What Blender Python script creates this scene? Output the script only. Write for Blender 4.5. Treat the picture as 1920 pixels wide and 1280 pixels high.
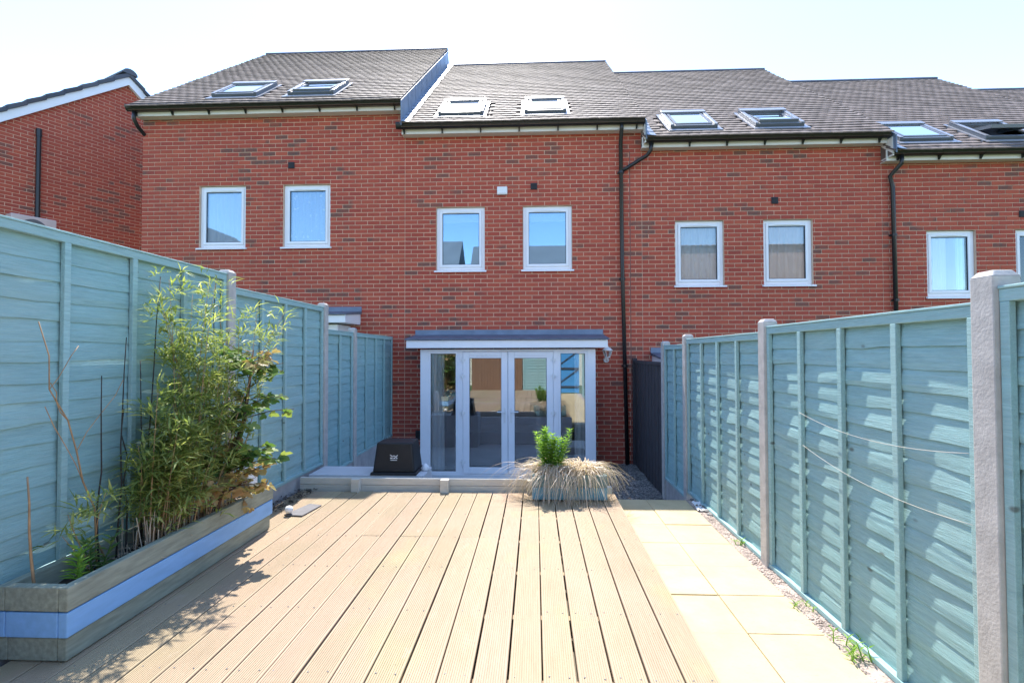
import bpy, math, random
from mathutils import Vector, Matrix, noise as mnoise
R = math.radians
rnd = random.Random(7)
sc = bpy.context.scene
for o in list(bpy.data.objects): bpy.data.objects.remove(o)
COL = sc.collection

# ------------------------------------------------------------------ camera
F, H = 960.0, 1.42                      # focal length in photo pixels, eye height above the deck
yaw, pit, rol = math.atan(43 / F), math.atan(22 / F), 0.0025
fw = Vector((-math.sin(yaw) * math.cos(pit), math.cos(yaw) * math.cos(pit), math.sin(pit)))
rt = Vector((math.cos(yaw), math.sin(yaw), 0)); up = rt.cross(fw)
rt, up = rt * math.cos(rol) - up * math.sin(rol), up * math.cos(rol) + rt * math.sin(rol)
cd = bpy.data.cameras.new('camera'); cam = bpy.data.objects.new('camera', cd); COL.objects.link(cam)
cd.sensor_width = 36; cd.lens = 36 * F / 1920; cd.clip_start = 0.05; cd.clip_end = 2000
m3 = Matrix((rt, up, -fw)).transposed()
cam.matrix_world = Matrix.Translation((0, 0, H)) @ m3.to_4x4()
sc.camera = cam

# ------------------------------------------------------------------ light
SUN = Vector((-0.17, 1.0, 1.60)).normalized()
el = math.asin(SUN.z); az = math.atan2(SUN.x, SUN.y)
w = bpy.data.worlds.new('World'); sc.world = w; w.use_nodes = True
nt = w.node_tree; bg = nt.nodes['Background']; sky = nt.nodes.new('ShaderNodeTexSky')
sky.sky_type = 'NISHITA'; sky.sun_disc = False; sky.sun_elevation = el; sky.sun_rotation = az
sky.air_density = 1.0; sky.dust_density = 0.2; sky.ozone_density = 3.2
nt.links.new(sky.outputs[0], bg.inputs[0]); bg.inputs[1].default_value = 0.125
ld = bpy.data.lights.new('sun', 'SUN'); ld.energy = 2.5; ld.angle = R(0.55); ld.color = (1, 0.95, 0.87)
lo = bpy.data.objects.new('sun', ld); COL.objects.link(lo); lo.location = SUN * 40
lo.rotation_euler = SUN.to_track_quat('Z', 'Y').to_euler()
sc.view_settings.view_transform = 'Standard'; sc.view_settings.look = 'None'
sc.view_settings.exposure = 2.02; sc.view_settings.gamma = 1
sc.render.engine = 'CYCLES'
sc.cycles.max_bounces = 10; sc.cycles.transparent_max_bounces = 24

# ------------------------------------------------------------------ helpers
class MB:
    def __init__(s): s.v = []; s.f = []
    def add(s, vs, fs):
        n = len(s.v); s.v += [tuple(p) for p in vs]; s.f += [tuple(i + n for i in q) for q in fs]; return s
    def box(s, x0, x1, y0, y1, z0, z1):
        return s.add([(x0,y0,z0),(x1,y0,z0),(x1,y1,z0),(x0,y1,z0),(x0,y0,z1),(x1,y0,z1),(x1,y1,z1),(x0,y1,z1)],
                     [(0,3,2,1),(4,5,6,7),(0,1,5,4),(1,2,6,5),(2,3,7,6),(3,0,4,7)])
    def hexa(s, p):   # 8 corners, bottom ring then top ring
        return s.add(p, [(0,3,2,1),(4,5,6,7),(0,1,5,4),(1,2,6,5),(2,3,7,6),(3,0,4,7)])
    def quad(s, a, b, c, d): return s.add([a,b,c,d], [(0,1,2,3)])
    def ext(s, prof, axis, a, b):
        """extrude a closed 2d outline along axis from a to b"""
        n = len(prof)
        def P(p, t):
            return (t, p[0], p[1]) if axis == 'x' else ((p[0], t, p[1]) if axis == 'y' else (p[0], p[1], t))
        vs = [P(p, a) for p in prof] + [P(p, b) for p in prof]
        return s.add(vs, [(i, (i+1) % n, n + (i+1) % n, n + i) for i in range(n)] + [tuple(range(n))[::-1], tuple(range(n, 2*n))])
    def tube(s, pts, r, seg=8, cap=True):
        pts = [Vector(p) for p in pts]; n = len(pts); rs = r if isinstance(r, (list, tuple)) else [r] * n
        vs = []; prev = None
        for i, p in enumerate(pts):
            t = (pts[min(i+1, n-1)] - pts[max(i-1, 0)]).normalized()
            a = prev if prev is not None else (Vector((0,0,1)) if abs(t.z) < .9 else Vector((1,0,0)))
            a = (a - t * a.dot(t)).normalized(); prev = a; b = t.cross(a)
            for k in range(seg):
                q = 2 * math.pi * k / seg
                vs.append(p + a * math.cos(q) * rs[i] + b * math.sin(q) * rs[i])
        fs = [(i*seg+k, i*seg+(k+1) % seg, (i+1)*seg+(k+1) % seg, (i+1)*seg+k) for i in range(n-1) for k in range(seg)]
        if cap: fs += [tuple(range(seg))[::-1], tuple(range((n-1)*seg, n*seg))]
        return s.add(vs, fs)
    def lathe(s, prof, c, seg=16):
        vs = [(c[0] + r*math.cos(2*math.pi*k/seg), c[1] + r*math.sin(2*math.pi*k/seg), c[2] + z) for r, z in prof for k in range(seg)]
        return s.add(vs, [(i*seg+k, i*seg+(k+1) % seg, (i+1)*seg+(k+1) % seg, (i+1)*seg+k) for i in range(len(prof)-1) for k in range(seg)])
    def build(s, name, m, parent=None, bevel=0, smooth=False, kind=None):
        o = root_of(parent); off = Vector(o.location) if o else Vector((0,0,0))
        me = bpy.data.meshes.new(name); me.from_pydata([tuple(Vector(p) - off) for p in s.v], [], s.f)
        me.materials.append(m); me.update()
        if smooth:
            for p in me.polygons: p.use_smooth = True
        ob = bpy.data.objects.new(name, me); COL.objects.link(ob)
        if parent: ob.parent = parent
        if kind: ob['kind'] = kind
        if bevel:
            b = ob.modifiers.new('bevel', 'BEVEL'); b.width = bevel; b.segments = 2; b.limit_method = 'ANGLE'
        return ob
def root_of(o):
    while o is not None and o.parent is not None: o = o.parent
    return o
def thing(name, label, cat, loc=(0,0,0), group=None):
    o = bpy.data.objects.new(name, None); COL.objects.link(o); o.location = loc; o.empty_display_size = .1
    return tag(o, label, cat, group)
def tag(o, label, cat, group=None, kind=None):
    o['label'] = label; o['category'] = cat
    if group: o['group'] = group
    if kind: o['kind'] = kind
    return o
def struct(o): o['kind'] = 'structure'; return o
def inst(name, me, parent, loc, rot=(0,0,0), scale=(1,1,1)):
    ob = bpy.data.objects.new(name, me); COL.objects.link(ob); ob.parent = parent
    off = root_of(parent).location
    ob.location = Vector(loc) - Vector(off); ob.rotation_euler = rot; ob.scale = scale
    return ob
def mesh(name, vs, fs, m, smooth=False):
    me = bpy.data.meshes.new(name); me.from_pydata([tuple(v) for v in vs], [], fs); me.materials.append(m)
    if smooth:
        for p in me.polygons: p.use_smooth = True
    return me
def nz(x, y=0.0, z=0.0): return mnoise.noise((x, y, z))

# ------------------------------------------------------------------ materials
class NT:
    def __init__(s, name):
        s.m = bpy.data.materials.new(name); s.m.use_nodes = True; s.t = s.m.node_tree
        s.b = s.t.nodes['Principled BSDF']; s.out = s.t.nodes['Material Output']
        s.geo = s.t.nodes.new('ShaderNodeNewGeometry')
    def n(s, ty, **kw):
        nd = s.t.nodes.new(ty)
        for k, v in kw.items(): setattr(nd, k, v)
        return nd
    def l(s, a, b): s.t.links.new(a, b)
    def val(s, sock, v):
        if hasattr(v, 'is_output') or hasattr(v, 'links'): s.l(v, sock)
        else: sock.default_value = v
    def math(s, op, a, b=None, clamp=False):
        nd = s.n('ShaderNodeMath', operation=op, use_clamp=clamp); s.val(nd.inputs[0], a)
        if b is not None: s.val(nd.inputs[1], b)
        return nd.outputs[0]
    def noise(s, scale=5, detail=4, stretch=(1,1,1), rough=.55, coord=None):
        mp = s.n('ShaderNodeMapping'); mp.inputs['Scale'].default_value = stretch
        s.l(coord or s.geo.outputs['Position'], mp.inputs['Vector'])
        nd = s.n('ShaderNodeTexNoise'); nd.inputs['Scale'].default_value = scale
        nd.inputs['Detail'].default_value = detail; nd.inputs['Roughness'].default_value = rough
        s.l(mp.outputs[0], nd.inputs['Vector']); return nd.outputs['Fac']
    def mix(s, f, a, b, blend='MIX'):
        nd = s.n('ShaderNodeMix', data_type='RGBA', blend_type=blend); s.val(nd.inputs[0], f)
        for i, c in ((6, a), (7, b)):
            if hasattr(c, 'is_output'): s.l(c, nd.inputs[i])
            else: nd.inputs[i].default_value = (*c, 1)
        return nd.outputs[2]
    def ramp(s, f, stops, interp='LINEAR'):
        nd = s.n('ShaderNodeValToRGB'); nd.color_ramp.interpolation = interp; e = nd.color_ramp.elements
        while len(e) < len(stops): e.new(0.5)
        for k, (p, c) in enumerate(stops):
            e[k].position = p; e[k].color = (*c, 1) if len(c) == 3 else c
        s.l(f, nd.inputs[0]); return nd.outputs[0]
    def rng(s, f, a, b, c=0., d=1.):
        nd = s.n('ShaderNodeMapRange'); s.l(f, nd.inputs[0])
        for i, v in enumerate((a, b, c, d)): nd.inputs[i+1].default_value = v
        return nd.outputs[0]
    def rand(s):
        oi = s.n('ShaderNodeObjectInfo')
        return s.math('FRACT', s.math('ADD', oi.outputs['Random'], s.geo.outputs['Random Per Island']))
    def bump(s, h, strength=.3, dist=.01):
        nd = s.n('ShaderNodeBump'); nd.inputs['Strength'].default_value = strength; nd.inputs['Distance'].default_value = dist
        s.l(h, nd.inputs['Height']); s.l(nd.outputs[0], s.b.inputs['Normal'])
    def done(s, col=None, rough=None, spec=None, metal=None):
        if col is not None:
            if hasattr(col, 'is_output'): s.l(col, s.b.inputs['Base Color'])
            else: s.b.inputs['Base Color'].default_value = (*col, 1)
        if rough is not None: s.val(s.b.inputs['Roughness'], rough)
        if spec is not None: s.b.inputs['Specular IOR Level'].default_value = spec
        if metal is not None: s.b.inputs['Metallic'].default_value = metal
        return s.m
def sc3(c, k): return tuple(min(1, x * k) for x in c)

def simple(name, c, rough=.6, var=.12, scale=6, stretch=(1,1,1), bump=0, spec=.4, rv=0.0, metal=0):
    s = NT(name); f = s.rng(s.noise(scale, 5, stretch), .3, .7)
    col = s.mix(f, sc3(c, 1 - var), sc3(c, 1 + var))
    if rv: col = s.mix(s.rng(s.rand(), 0, 1, 0, 1), col, s.mix(1.0, col, (1 - rv, 1 - rv, 1 - rv), 'MULTIPLY'))
    if bump: s.bump(s.noise(scale * 6, 4, stretch), bump, .004)
    return s.done(col, rough, spec, metal)

def brick_material(name):
    s = NT(name); r = s.rand(); r2 = s.math('FRACT', s.math('MULTIPLY', r, 7.31))
    base = s.ramp(r, [(0, (.39,.068,.044)), (.3, (.46,.083,.051)), (.55, (.36,.058,.042)), (.75, (.50,.102,.058)), (.9, (.41,.072,.047)), (1, (.44,.077,.051))])
    n1 = s.noise(.9, 3); n2 = s.noise(22, 5); n3 = s.noise(120, 3); n4 = s.noise(.5, 4, (1, 1, .6))
    dk = s.rng(s.math('ADD', r2, s.rng(n1, .25, .75, -.38, .30)), .84, .93)
    c = s.mix(s.rng(n2, .54, .78, 0, .45), base, (.20,.080,.055))
    dc = s.mix(s.rng(n2, .35, .65), (.23,.075,.055), (.115,.080,.070))
    c = s.mix(dk, c, dc)
    c = s.mix(s.rng(n4, .35, .70, 0, .30), c, (.50,.115,.068))
    c = s.mix(s.rng(n3, .45, .8, 0, .20), c, (.58,.27,.18))
    s.bump(n3, .35, .003)
    return s.done(c, .85, .25)
def fence_paint(name, c, worn):
    s = NT(name); oi = s.n('ShaderNodeObjectInfo')
    g = s.noise(5, 6, (14, 1.2, 14), .65); g2 = s.noise(1.6, 3); g3 = s.noise(30, 5, (3, .6, 3), .7)
    col = s.mix(s.rng(g, .3, .7), sc3(c, .84), sc3(c, 1.14))
    col = s.mix(s.rng(g2, .35, .7, 0, .5), col, sc3((c[0]*1.25, c[1]*.98, c[2]*.93), 1.0))
    col = s.mix(s.rng(g3, .58, .78, 0, .6), col, worn)
    col = s.mix(s.rng(oi.outputs['Random'], 0, 1, 0, .28), col, sc3(c, .70))
    st = s.noise(13, 5, (20, .55, 20), .75); col = s.mix(s.rng(st, .56, .66, 0, .38), col, sc3(c, .55)); col = s.mix(s.rng(st, .44, .34, 0, .35), col, (.52,.62,.60))
    vo = s.n('ShaderNodeTexVoronoi'); vo.inputs['Scale'].default_value = 3.2; mp = s.n('ShaderNodeMapping'); mp.inputs['Scale'].default_value = (1, .8, 1.6)
    s.l(s.geo.outputs['Position'], mp.inputs['Vector']); s.l(mp.outputs[0], vo.inputs['Vector'])
    col = s.mix(s.rng(vo.outputs['Distance'], .035, .075, .75, 0), col, (.10,.10,.085))
    col = s.mix(s.rng(s.noise(3.5, 5, (2, .5, 5), .7), .60, .78, 0, .45), col, (.12,.25,.28))
    s.bump(s.noise(9, 6, (16, 1, 16), .7), .8, .005)
    return s.done(col, .8, .2)
def deck_wood(name):
    s = NT(name); oi = s.n('ShaderNodeObjectInfo')
    g = s.noise(5, 6, (18, .8, 4), .65); big = s.noise(.9, 3); big2 = s.noise(1.7, 4, (1, .6, 1)); sp = s.noise(38, 4)
    col = s.ramp(oi.outputs['Random'], [(0, (.34,.27,.165)), (.25, (.43,.32,.215)), (.5, (.36,.285,.17)), (.75, (.40,.295,.205)), (1, (.43,.345,.21))])
    col = s.mix(s.rng(g, .3, .7, 0, .6), col, (.30,.23,.15))
    col = s.mix(s.rng(big, .42, .62, 0, .55), col, (.43,.30,.215))
    col = s.mix(s.rng(big2, .55, .72, 0, .5), col, (.39,.355,.175))
    col = s.mix(s.rng(sp, .64, .78, 0, .6), col, (.20,.155,.11))
    w2 = s.noise(2.6, 6, (1, .35, 1), .7); col = s.mix(s.rng(w2, .50, .74, 0, .55), col, (.29,.225,.145))
    col = s.mix(s.rng(s.noise(7, 5, (1, .5, 1), .7), .62, .76, 0, .5), col, (.50,.41,.33))
    s.bump(s.noise(10, 6, (20, 1, 4), .7), .35, .003)
    return s.done(col, s.rng(g, .3, .7, .62, .8), .3)
def glass_material(name, k, base, tint=(.95,.98,1,1)):
    s = NT(name); fr = s.n('ShaderNodeFresnel'); fr.inputs[0].default_value = 1.5
    gl = s.n('ShaderNodeBsdfGlossy'); gl.inputs['Roughness'].default_value = 0.0; gl.inputs[0].default_value = tint
    tr = s.n('ShaderNodeBsdfTransparent'); tr.inputs[0].default_value = (.94,.96,.96,1)
    mx = s.n('ShaderNodeMixShader'); s.l(s.math('MULTIPLY_ADD', fr.outputs[0], k, True), mx.inputs[0])
    nd = mx.inputs[0].links[0].from_node; nd.inputs[2].default_value = base
    s.l(tr.outputs[0], mx.inputs[1]); s.l(gl.outputs[0], mx.inputs[2]); s.l(mx.outputs[0], s.out.inputs[0])
    return s.m
def leaf_material(name, a, b, c, tl=.45):
    s = NT(name); col = s.ramp(s.geo.outputs['Random Per Island'], [(0, a), (.55, b), (1, c)])
    s.done(col, .45, .35)
    t = s.n('ShaderNodeBsdfTranslucent'); s.l(s.mix(1.0, col, (1.25, 1.3, .8), 'MULTIPLY'), t.inputs[0])
    mx = s.n('ShaderNodeMixShader'); mx.inputs[0].default_value = tl
    s.l(s.b.outputs[0], mx.inputs[1]); s.l(t.outputs[0], mx.inputs[2]); s.l(mx.outputs[0], s.out.inputs[0])
    return s.m
def cloth_material(name, c, tl=.5, alpha=1.0, dots=False):
    s = NT(name); f = s.noise(60, 3)
    col = s.mix(s.rng(f, .3, .7), sc3(c, .92), sc3(c, 1.06))
    if dots:
        v = s.n('ShaderNodeTexVoronoi'); v.inputs['Scale'].default_value = 9; s.l(s.geo.outputs['Position'], v.inputs[0])
        col = s.mix(s.math('LESS_THAN', v.outputs['Distance'], .22), col, (.95,.95,.95))
    s.done(col, .9, .1)
    t = s.n('ShaderNodeBsdfTranslucent'); s.l(col, t.inputs[0])
    mx = s.n('ShaderNodeMixShader'); mx.inputs[0].default_value = tl; s.l(s.b.outputs[0], mx.inputs[1]); s.l(t.outputs[0], mx.inputs[2])
    if alpha < 1:
        tr = s.n('ShaderNodeBsdfTransparent'); m2 = s.n('ShaderNodeMixShader'); m2.inputs[0].default_value = alpha
        s.l(tr.outputs[0], m2.inputs[1]); s.l(mx.outputs[0], m2.inputs[2]); s.l(m2.outputs[0], s.out.inputs[0])
    else: s.l(mx.outputs[0], s.out.inputs[0])
    return s.m
def tile_material(name, c):
    s = NT(name); r = s.rand()
    col = s.mix(s.rng(r, 0, 1), sc3(c, .72), sc3(c, 1.3)); n1 = s.noise(1.4, 4); n2 = s.noise(40, 4)
    col = s.mix(s.rng(n1, .4, .7, 0, .35), col, (.15,.11,.09)); col = s.mix(s.rng(n2, .55, .75, 0, .3), col, (.20,.18,.16))
    s.bump(n2, .4, .003)
    return s.done(col, s.rng(n2, .3, .7, .66, .82), .28)

def slab_material(name, c):
    s = NT(name); oi = s.n('ShaderNodeObjectInfo')
    col = s.mix(s.rng(s.noise(3.5, 6, rough=.65), .3, .7), sc3(c, .84), sc3(c, 1.12))
    col = s.mix(s.rng(oi.outputs['Random'], 0, 1, 0, .5), col, (c[0]*.86, c[1]*.84, c[2]*.86))
    col = s.mix(s.rng(s.noise(1.3, 5), .52, .72, 0, .45), col, (.42,.36,.26)); col = s.mix(s.rng(s.noise(60, 4), .60, .74, 0, .5), col, (.33,.27,.19))
    s.bump(s.noise(35, 6, rough=.7), .5, .006)
    return s.done(col, .85, .25)
TEAL = (.275, .465, .47)
M = dict(
    brick=brick_material('red brick'), mortar=simple('mortar', (.70,.49,.36), .95, .16, 4, bump=.3, spec=.1),
    tile=tile_material('roof tile', (.20,.155,.135)), bluetile=tile_material('slate grey tile', (.085,.095,.12)),
    ridge=simple('ridge tile', (.10,.10,.12), .6, .2, 8, bump=.2),
    upvc=simple('white upvc', (.87,.87,.90), .28, .03, 3, spec=.5), cream=simple('white painted board', (.78,.74,.68), .5, .05, 3),
    gutter=simple('black plastic', (.016,.016,.018), .32, .2, 5, spec=.5), lead=simple('lead', (.18,.23,.31), .45, .18, 5, bump=.15),
    felt=simple('grey roofing', (.12,.145,.19), .6, .25, 7, bump=.2),
    teal=fence_paint('teal fence paint', TEAL, (.36,.47,.49)), tealtrim=fence_paint('teal trim paint', (.31,.50,.50), (.46,.56,.54)),
    concrete=simple('concrete', (.47,.44,.41), .9, .14, 14, bump=.5, spec=.2), gboard=simple('grey concrete board', (.40,.38,.37), .9, .15, 9, bump=.4, spec=.2),
    deck=deck_wood('deck timber'), joist=simple('joist timber', (.36,.27,.17), .85, .2, 8),
    edging=simple('pale painted timber', (.62,.58,.50), .7, .1, 7, (1,6,6), .3), slab=slab_material('sandstone slab', (.56,.45,.27)),
    soil=simple('dark soil', (.032,.024,.018), .95, .5, 18, bump=1), ground=simple('earth', (.13,.11,.085), .95, .3, 3, bump=.5),
    gravel=simple('gravel', (.60,.48,.41), .9, .25, 12, rv=.5, bump=.3), greygravel=simple('grey gravel', (.30,.28,.26), .9, .25, 12, rv=.6, bump=.3),
    patio=simple('pale patio', (.58,.57,.56), .85, .12, 2, bump=.2), grass=simple('lawn', (.06,.10,.03), .9, .3, 2),
    sage=simple('grey green timber', (.28,.30,.235), .8, .22, 6, (8,1,8), .4), blue=simple('sky blue painted board', (.23,.45,.76), .6, .08, 5, (6,1,6), .2),
    pblue=simple('blue planter board', (.14,.34,.46), .7, .14, 5, (1,6,6), .3), pgrey=simple('grey blue planter board', (.17,.26,.27), .75, .2, 6, (1,6,6), .3),
    darkwood=simple('dark stained timber', (.055,.050,.055), .8, .25, 6, (10,10,1), .4), brownwood=simple('brown timber', (.23,.13,.08), .75, .2, 5, (8,8,1), .3),
    blackbox=simple('black recycled plastic', (.018,.018,.020), .5, .2, 8, spec=.4), white=simple('white plastic', (.8,.8,.8), .4, .04, 4),
    glass=glass_material('glazing', 3.0, .07), upglass=glass_material('coated glazing', 4.5, .10, (.55,.80,1,1)), midglass=glass_material('tinted glazing', 3.2, .05, (.62,.84,1,1)), lowglass=glass_material('plain glazing', 1.9, .02, (.75,.9,1,1)), skyglass=glass_material('roof glazing', 2.2, .30), lampglass=glass_material('lantern glass', 1.0, .02),
    seal=simple('dark gasket', (.03,.03,.035), .6, .1, 4), steel=simple('brushed metal', (.6,.6,.62), .3, .05, 9, metal=1),
    greyframe=simple('grey aluminium', (.13,.14,.155), .4, .1, 6, spec=.5), flash=simple('pale aluminium', (.34,.34,.36), .38, .08, 6, spec=.5, metal=.4),
    room=simple('room plaster', (.42,.42,.43), .9, .05, 2), roomfloor=simple('dark floor', (.07,.065,.07), .5, .2, 4), pinewood=simple('pine', (.55,.33,.14), .5, .1, 6),
    voile=cloth_material('voile', (.92,.93,.96), .12, .95, True), net=cloth_material('net curtain', (.92,.92,.95), .12, .9), lace=cloth_material('lace', (.62,.72,.90), .12, .95, True),
    drape=cloth_material('pink drape', (.90,.76,.72), .12), greydrape=cloth_material('grey drape', (.80,.76,.72), .12), mint=cloth_material('mint drape', (.50,.76,.68), .12),
    blind=cloth_material('roller blind', (.85,.87,.92), .5), bamboo=leaf_material('bamboo leaf', (.16,.22,.065), (.29,.36,.11), (.52,.53,.21)),
    broad=leaf_material('broad leaf', (.08,.155,.05), (.13,.235,.065), (.27,.33,.10), .4), fresh=leaf_material('fresh leaf', (.17,.33,.045), (.26,.44,.07), (.36,.52,.11), .45),
    dry=leaf_material('dry leaf', (.34,.22,.10), (.45,.32,.16), (.30,.28,.10), .3), straw=leaf_material('straw', (.60,.49,.39), (.74,.63,.53), (.46,.33,.24), .35),
    stem=simple('brown stem', (.10,.055,.035), .8, .3, 20), cane=simple('bamboo cane', (.42,.25,.13), .6, .25, 20), darkcane=simple('dark cane', (.035,.028,.025), .7, .3, 20),
    terracotta=simple('terracotta', (.55,.20,.09), .8, .1, 9), cyan=simple('cyan ribbon', (.12,.55,.62), .5, .1, 9), clad=simple('cream cladding', (.62,.58,.46), .7, .06, 3),
    greyroof=simple('grey slate roof', (.16,.165,.18), .7, .14, 1.5), pinkbrick=simple('pale pink brick', (.46,.28,.22), .85, .12, 4), gateblue=simple('bright blue gate paint', (.07,.30,.62), .55, .1, 3),
    wire=simple('galvanised wire', (.50,.47,.42), .5, .1, 9), bag=simple('white scrap', (.8,.8,.8), .5, .05, 5), reddish=simple('air unit casing', (.62,.52,.50), .5, .06, 4),
)
# ================================================================== SETTING
g = MB().box(-250, 250, -250, 300, -1.4, -.62).build('ground', M['grass']); struct(g)
g = MB().box(-2.62, 1.83, -3.3, 5.42, -.62, -.155).build('terrace', M['ground']); struct(g)
g = MB().box(-2.62, 1.83, 5.42, 9.05, -.62, -.565).build('patio', M['patio']); struct(g)
YF = 8.95

# ------------------------------------------------------------------ decking
decking = bpy.data.objects.new('decking', None); COL.objects.link(decking); struct(decking)
PITCH, BW = .1545, .1480
def deck_board(L, seed):
    prof = []; n = 13; half = BW / 2; pw = (BW - .008) / n
    top = [(-half, -.003), (-half + .003, 0)]
    x = -half + .004
    for i in range(n):
        if i: top += [(x - .0016, 0), (x - .0010, -.0030), (x + .0010, -.0030), (x + .0016, 0)]
        x += pw
    top += [(half - .003, 0), (half, -.003)]
    prof = top + [(half, -.028), (-half, -.028)]
    N = len(prof); segs = 5; vs = []
    for k in range(segs + 1):
        y = L * k / segs; dx = .0025 * nz(seed * 3.7, y * .8); dz = .0022 * nz(seed * 5.1 + 40, y * .7)
        vs += [(p[0] + dx, y, p[1] + dz) for p in prof]
    fs = [(k*N+i, k*N+(i+1) % N, (k+1)*N+(i+1) % N, (k+1)*N+i) for k in range(segs) for i in range(N)]
    fs = [f[::-1] for f in fs] + [tuple(range(N)), tuple(range(segs*N, (segs+1)*N))[::-1]]
    return vs, fs
JOISTS = [-2.8 + .565 * k for k in range(15)]
for k in range(-16, 5):
    xc = .0276 + PITCH * (k + .5); joint = JOISTS[12] if k in (-9, -7, -6, -4, -3) else None
    for a, b in ((-3.0, 5.245),) if joint is None else ((-3.0, joint - .002), (joint + .002, 5.245)):
        a2, b2 = a, b + (rnd.uniform(-.010, .010) if b > 5 else 0)
        vs, fs = deck_board(b2 - a2, k + a * 7.3)
        wd = (.978 if -3 <= k <= 2 else .993) + rnd.uniform(-.006, .004)
        inst('deck_board', mesh('deck_board', [(p[0]*wd, p[1], p[2]) for p in vs], fs, M['deck']), decking, (xc + rnd.uniform(-.0012, .0012), a2, rnd.uniform(-.0018, .0018)), (0, 0, rnd.uniform(-.0004, .0004)))
sh = MB()
for k in range(-14, 5):
    for v in JOISTS[4:]:
        for dx in (-.045, .045):
            x = .0276 + PITCH*(k+.5) + dx + rnd.uniform(-.004, .004); y = v + rnd.uniform(-.008, .008)
            sh.tube([(x, y, -.004), (x, y, .0012)], .0040, 6)
sh.build('screw_heads', M['greyframe'], decking, kind='stuff')
for v in JOISTS:
    MB().box(-2.5, .79, v - .023, v + .023, -.125, -.030).build('joist', M['joist'], decking)
MB().box(.775, .797, -3, 5.2, -.152, -.032).build('joist', M['joist'], decking)
# sm = mesh('screw', [(.004*math.cos(a*math.pi/4), .004*math.sin(a*math.pi/4), 0) for a in range(8)], [tuple(range(8))], M['greyframe'])
# ------------------------------------------------------------------ path
path = bpy.data.objects.new('path', None); COL.objects.link(path); struct(path)
rows = [2.47 + .4525 * k for k in range(-12, 8)]
for v in rows:
    e = min(v + .447, 5.52)
    if e - v < .1: continue
    for x0, x1 in ((.805, 1.166), (1.171, 1.585)):
        MB().box(x0 + rnd.uniform(0, .002), x1, v, e, -.19, -.130 + rnd.uniform(-.003, .003)).build('paving_slab', M['slab'], path, bevel=.004)
MB().box(.80, 1.587, -3, 5.52, -.165, -.1385).build('joint_sand', simple('joint sand', (.48,.38,.23), .95, .2, 20), path)
# gravel strip (one pebbly sheet) along the right fence, grey gravel by the house
def pebbles(name, x0, x1, y0, y1, zf, n, m, smin, smax, label, cat, seed):
    rr = random.Random(seed); mb = MB()
    nx, ny = 6, 30
    grid = [(x0 + (x1-x0)*i/nx, y0 + (y1-y0)*j/ny) for j in range(ny+1) for i in range(nx+1)]
    mb.add([(x, y, zf(x, y)) for x, y in grid], [(j*(nx+1)+i, j*(nx+1)+i+1, (j+1)*(nx+1)+i+1, (j+1)*(nx+1)+i) for j in range(ny) for i in range(nx)])
    for _ in range(n):
        x, y = rr.uniform(x0, x1), rr.uniform(y0, y1); s = rr.uniform(smin, smax); z = zf(x, y) + s * .25
        a = rr.uniform(0, 6.28); ca, sa = math.cos(a), math.sin(a); e = rr.uniform(.6, 1.0); hh = rr.uniform(.35, .6)
        pts = [(1,0,0), (.3,.9*e,.05), (-.8,.6*e,-.05), (-.9,-.5*e,.05), (.2,-.95*e,0), (.1,0,hh)]
        mb.add([(x + s*(p[0]*ca - p[1]*sa), y + s*(p[0]*sa + p[1]*ca), z + s*p[2]) for p in pts], [(0,1,5), (1,2,5), (2,3,5), (3,4,5), (4,0,5)])
    return tag(mb.build(name, m), label, cat, kind='stuff')
pebbles('gravel', 1.588, 1.72, -3, 5.55, lambda x, y: -.135 + .006*nz(x*9, y*9), 9000, M['gravel'], .003, .010, 'pinkish fine gravel strip between the path and the right fence', 'gravel', 3)
pebbles('gravel', .98, 1.72, 5.5, 8.93, lambda x, y: -.50 + .02*nz(x*3, y*3), 4500, M['greygravel'], .010, .024, 'loose grey gravel below the path beside the dark gate', 'gravel', 4)
pl = MB().box(.55, 1.22, 5.75, 6.6, -.56, -.44).build('paving_slab', M['patio'], bevel=.008); tag(pl, 'weathered grey slab lying on gravel beyond the path end', 'slab')

# ================================================================== HOUSES
UB = mesh('brick', [(-.5,-.007,-.5),(.5,-.007,-.5),(.5,-.007,.5),(-.5,-.007,.5),(-.5,.003,-.5),(.5,.003,-.5),(.5,.003,.5),(-.5,.003,.5)],
          [(0,1,2,3),(0,4,5,1),(3,2,6,7),(0,3,7,4),(1,5,6,2)], M['brick'])
def brick_layout(a0, a1, z0, ztop, openings, span=None, zoff=0):
    out = []; k0 = math.floor((z0 - zoff) / .075); z = zoff + k0 * .075; k = k0
    while z < ztop - .03:
        zb, zt = max(z + .0065, z0), min(z + .0685, ztop); zm = (zb + zt) / 2
        segs = [(a0, a1) if span is None else span(zt)]
        for (o0, o1, p0, p1) in openings:
            if zt > p0 + .002 and zb < p1 - .002:
                ns = []
                for s0, s1 in segs:
                    if o0 > s0: ns.append((s0, min(s1, o0)))
                    if o1 < s1: ns.append((max(s0, o1), s1))
                segs = [q for q in ns if q[1] - q[0] > .01]
        off = .065 + .1125 * (k % 2)
        for s0, s1 in segs:
            i = math.floor((s0 - off) / .225)
            while True:
                b0, b1 = off + i * .225 + .0065, off + i * .225 + .2185; i += 1
                if b0 >= s1: break
                b0, b1 = max(b0, s0 + .002), min(b1, s1 - .002)
                if b1 - b0 > .005: out.append(((b0 + b1) / 2, zm, b1 - b0, zt - zb))
        z += .075; k += 1
    return out
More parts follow.
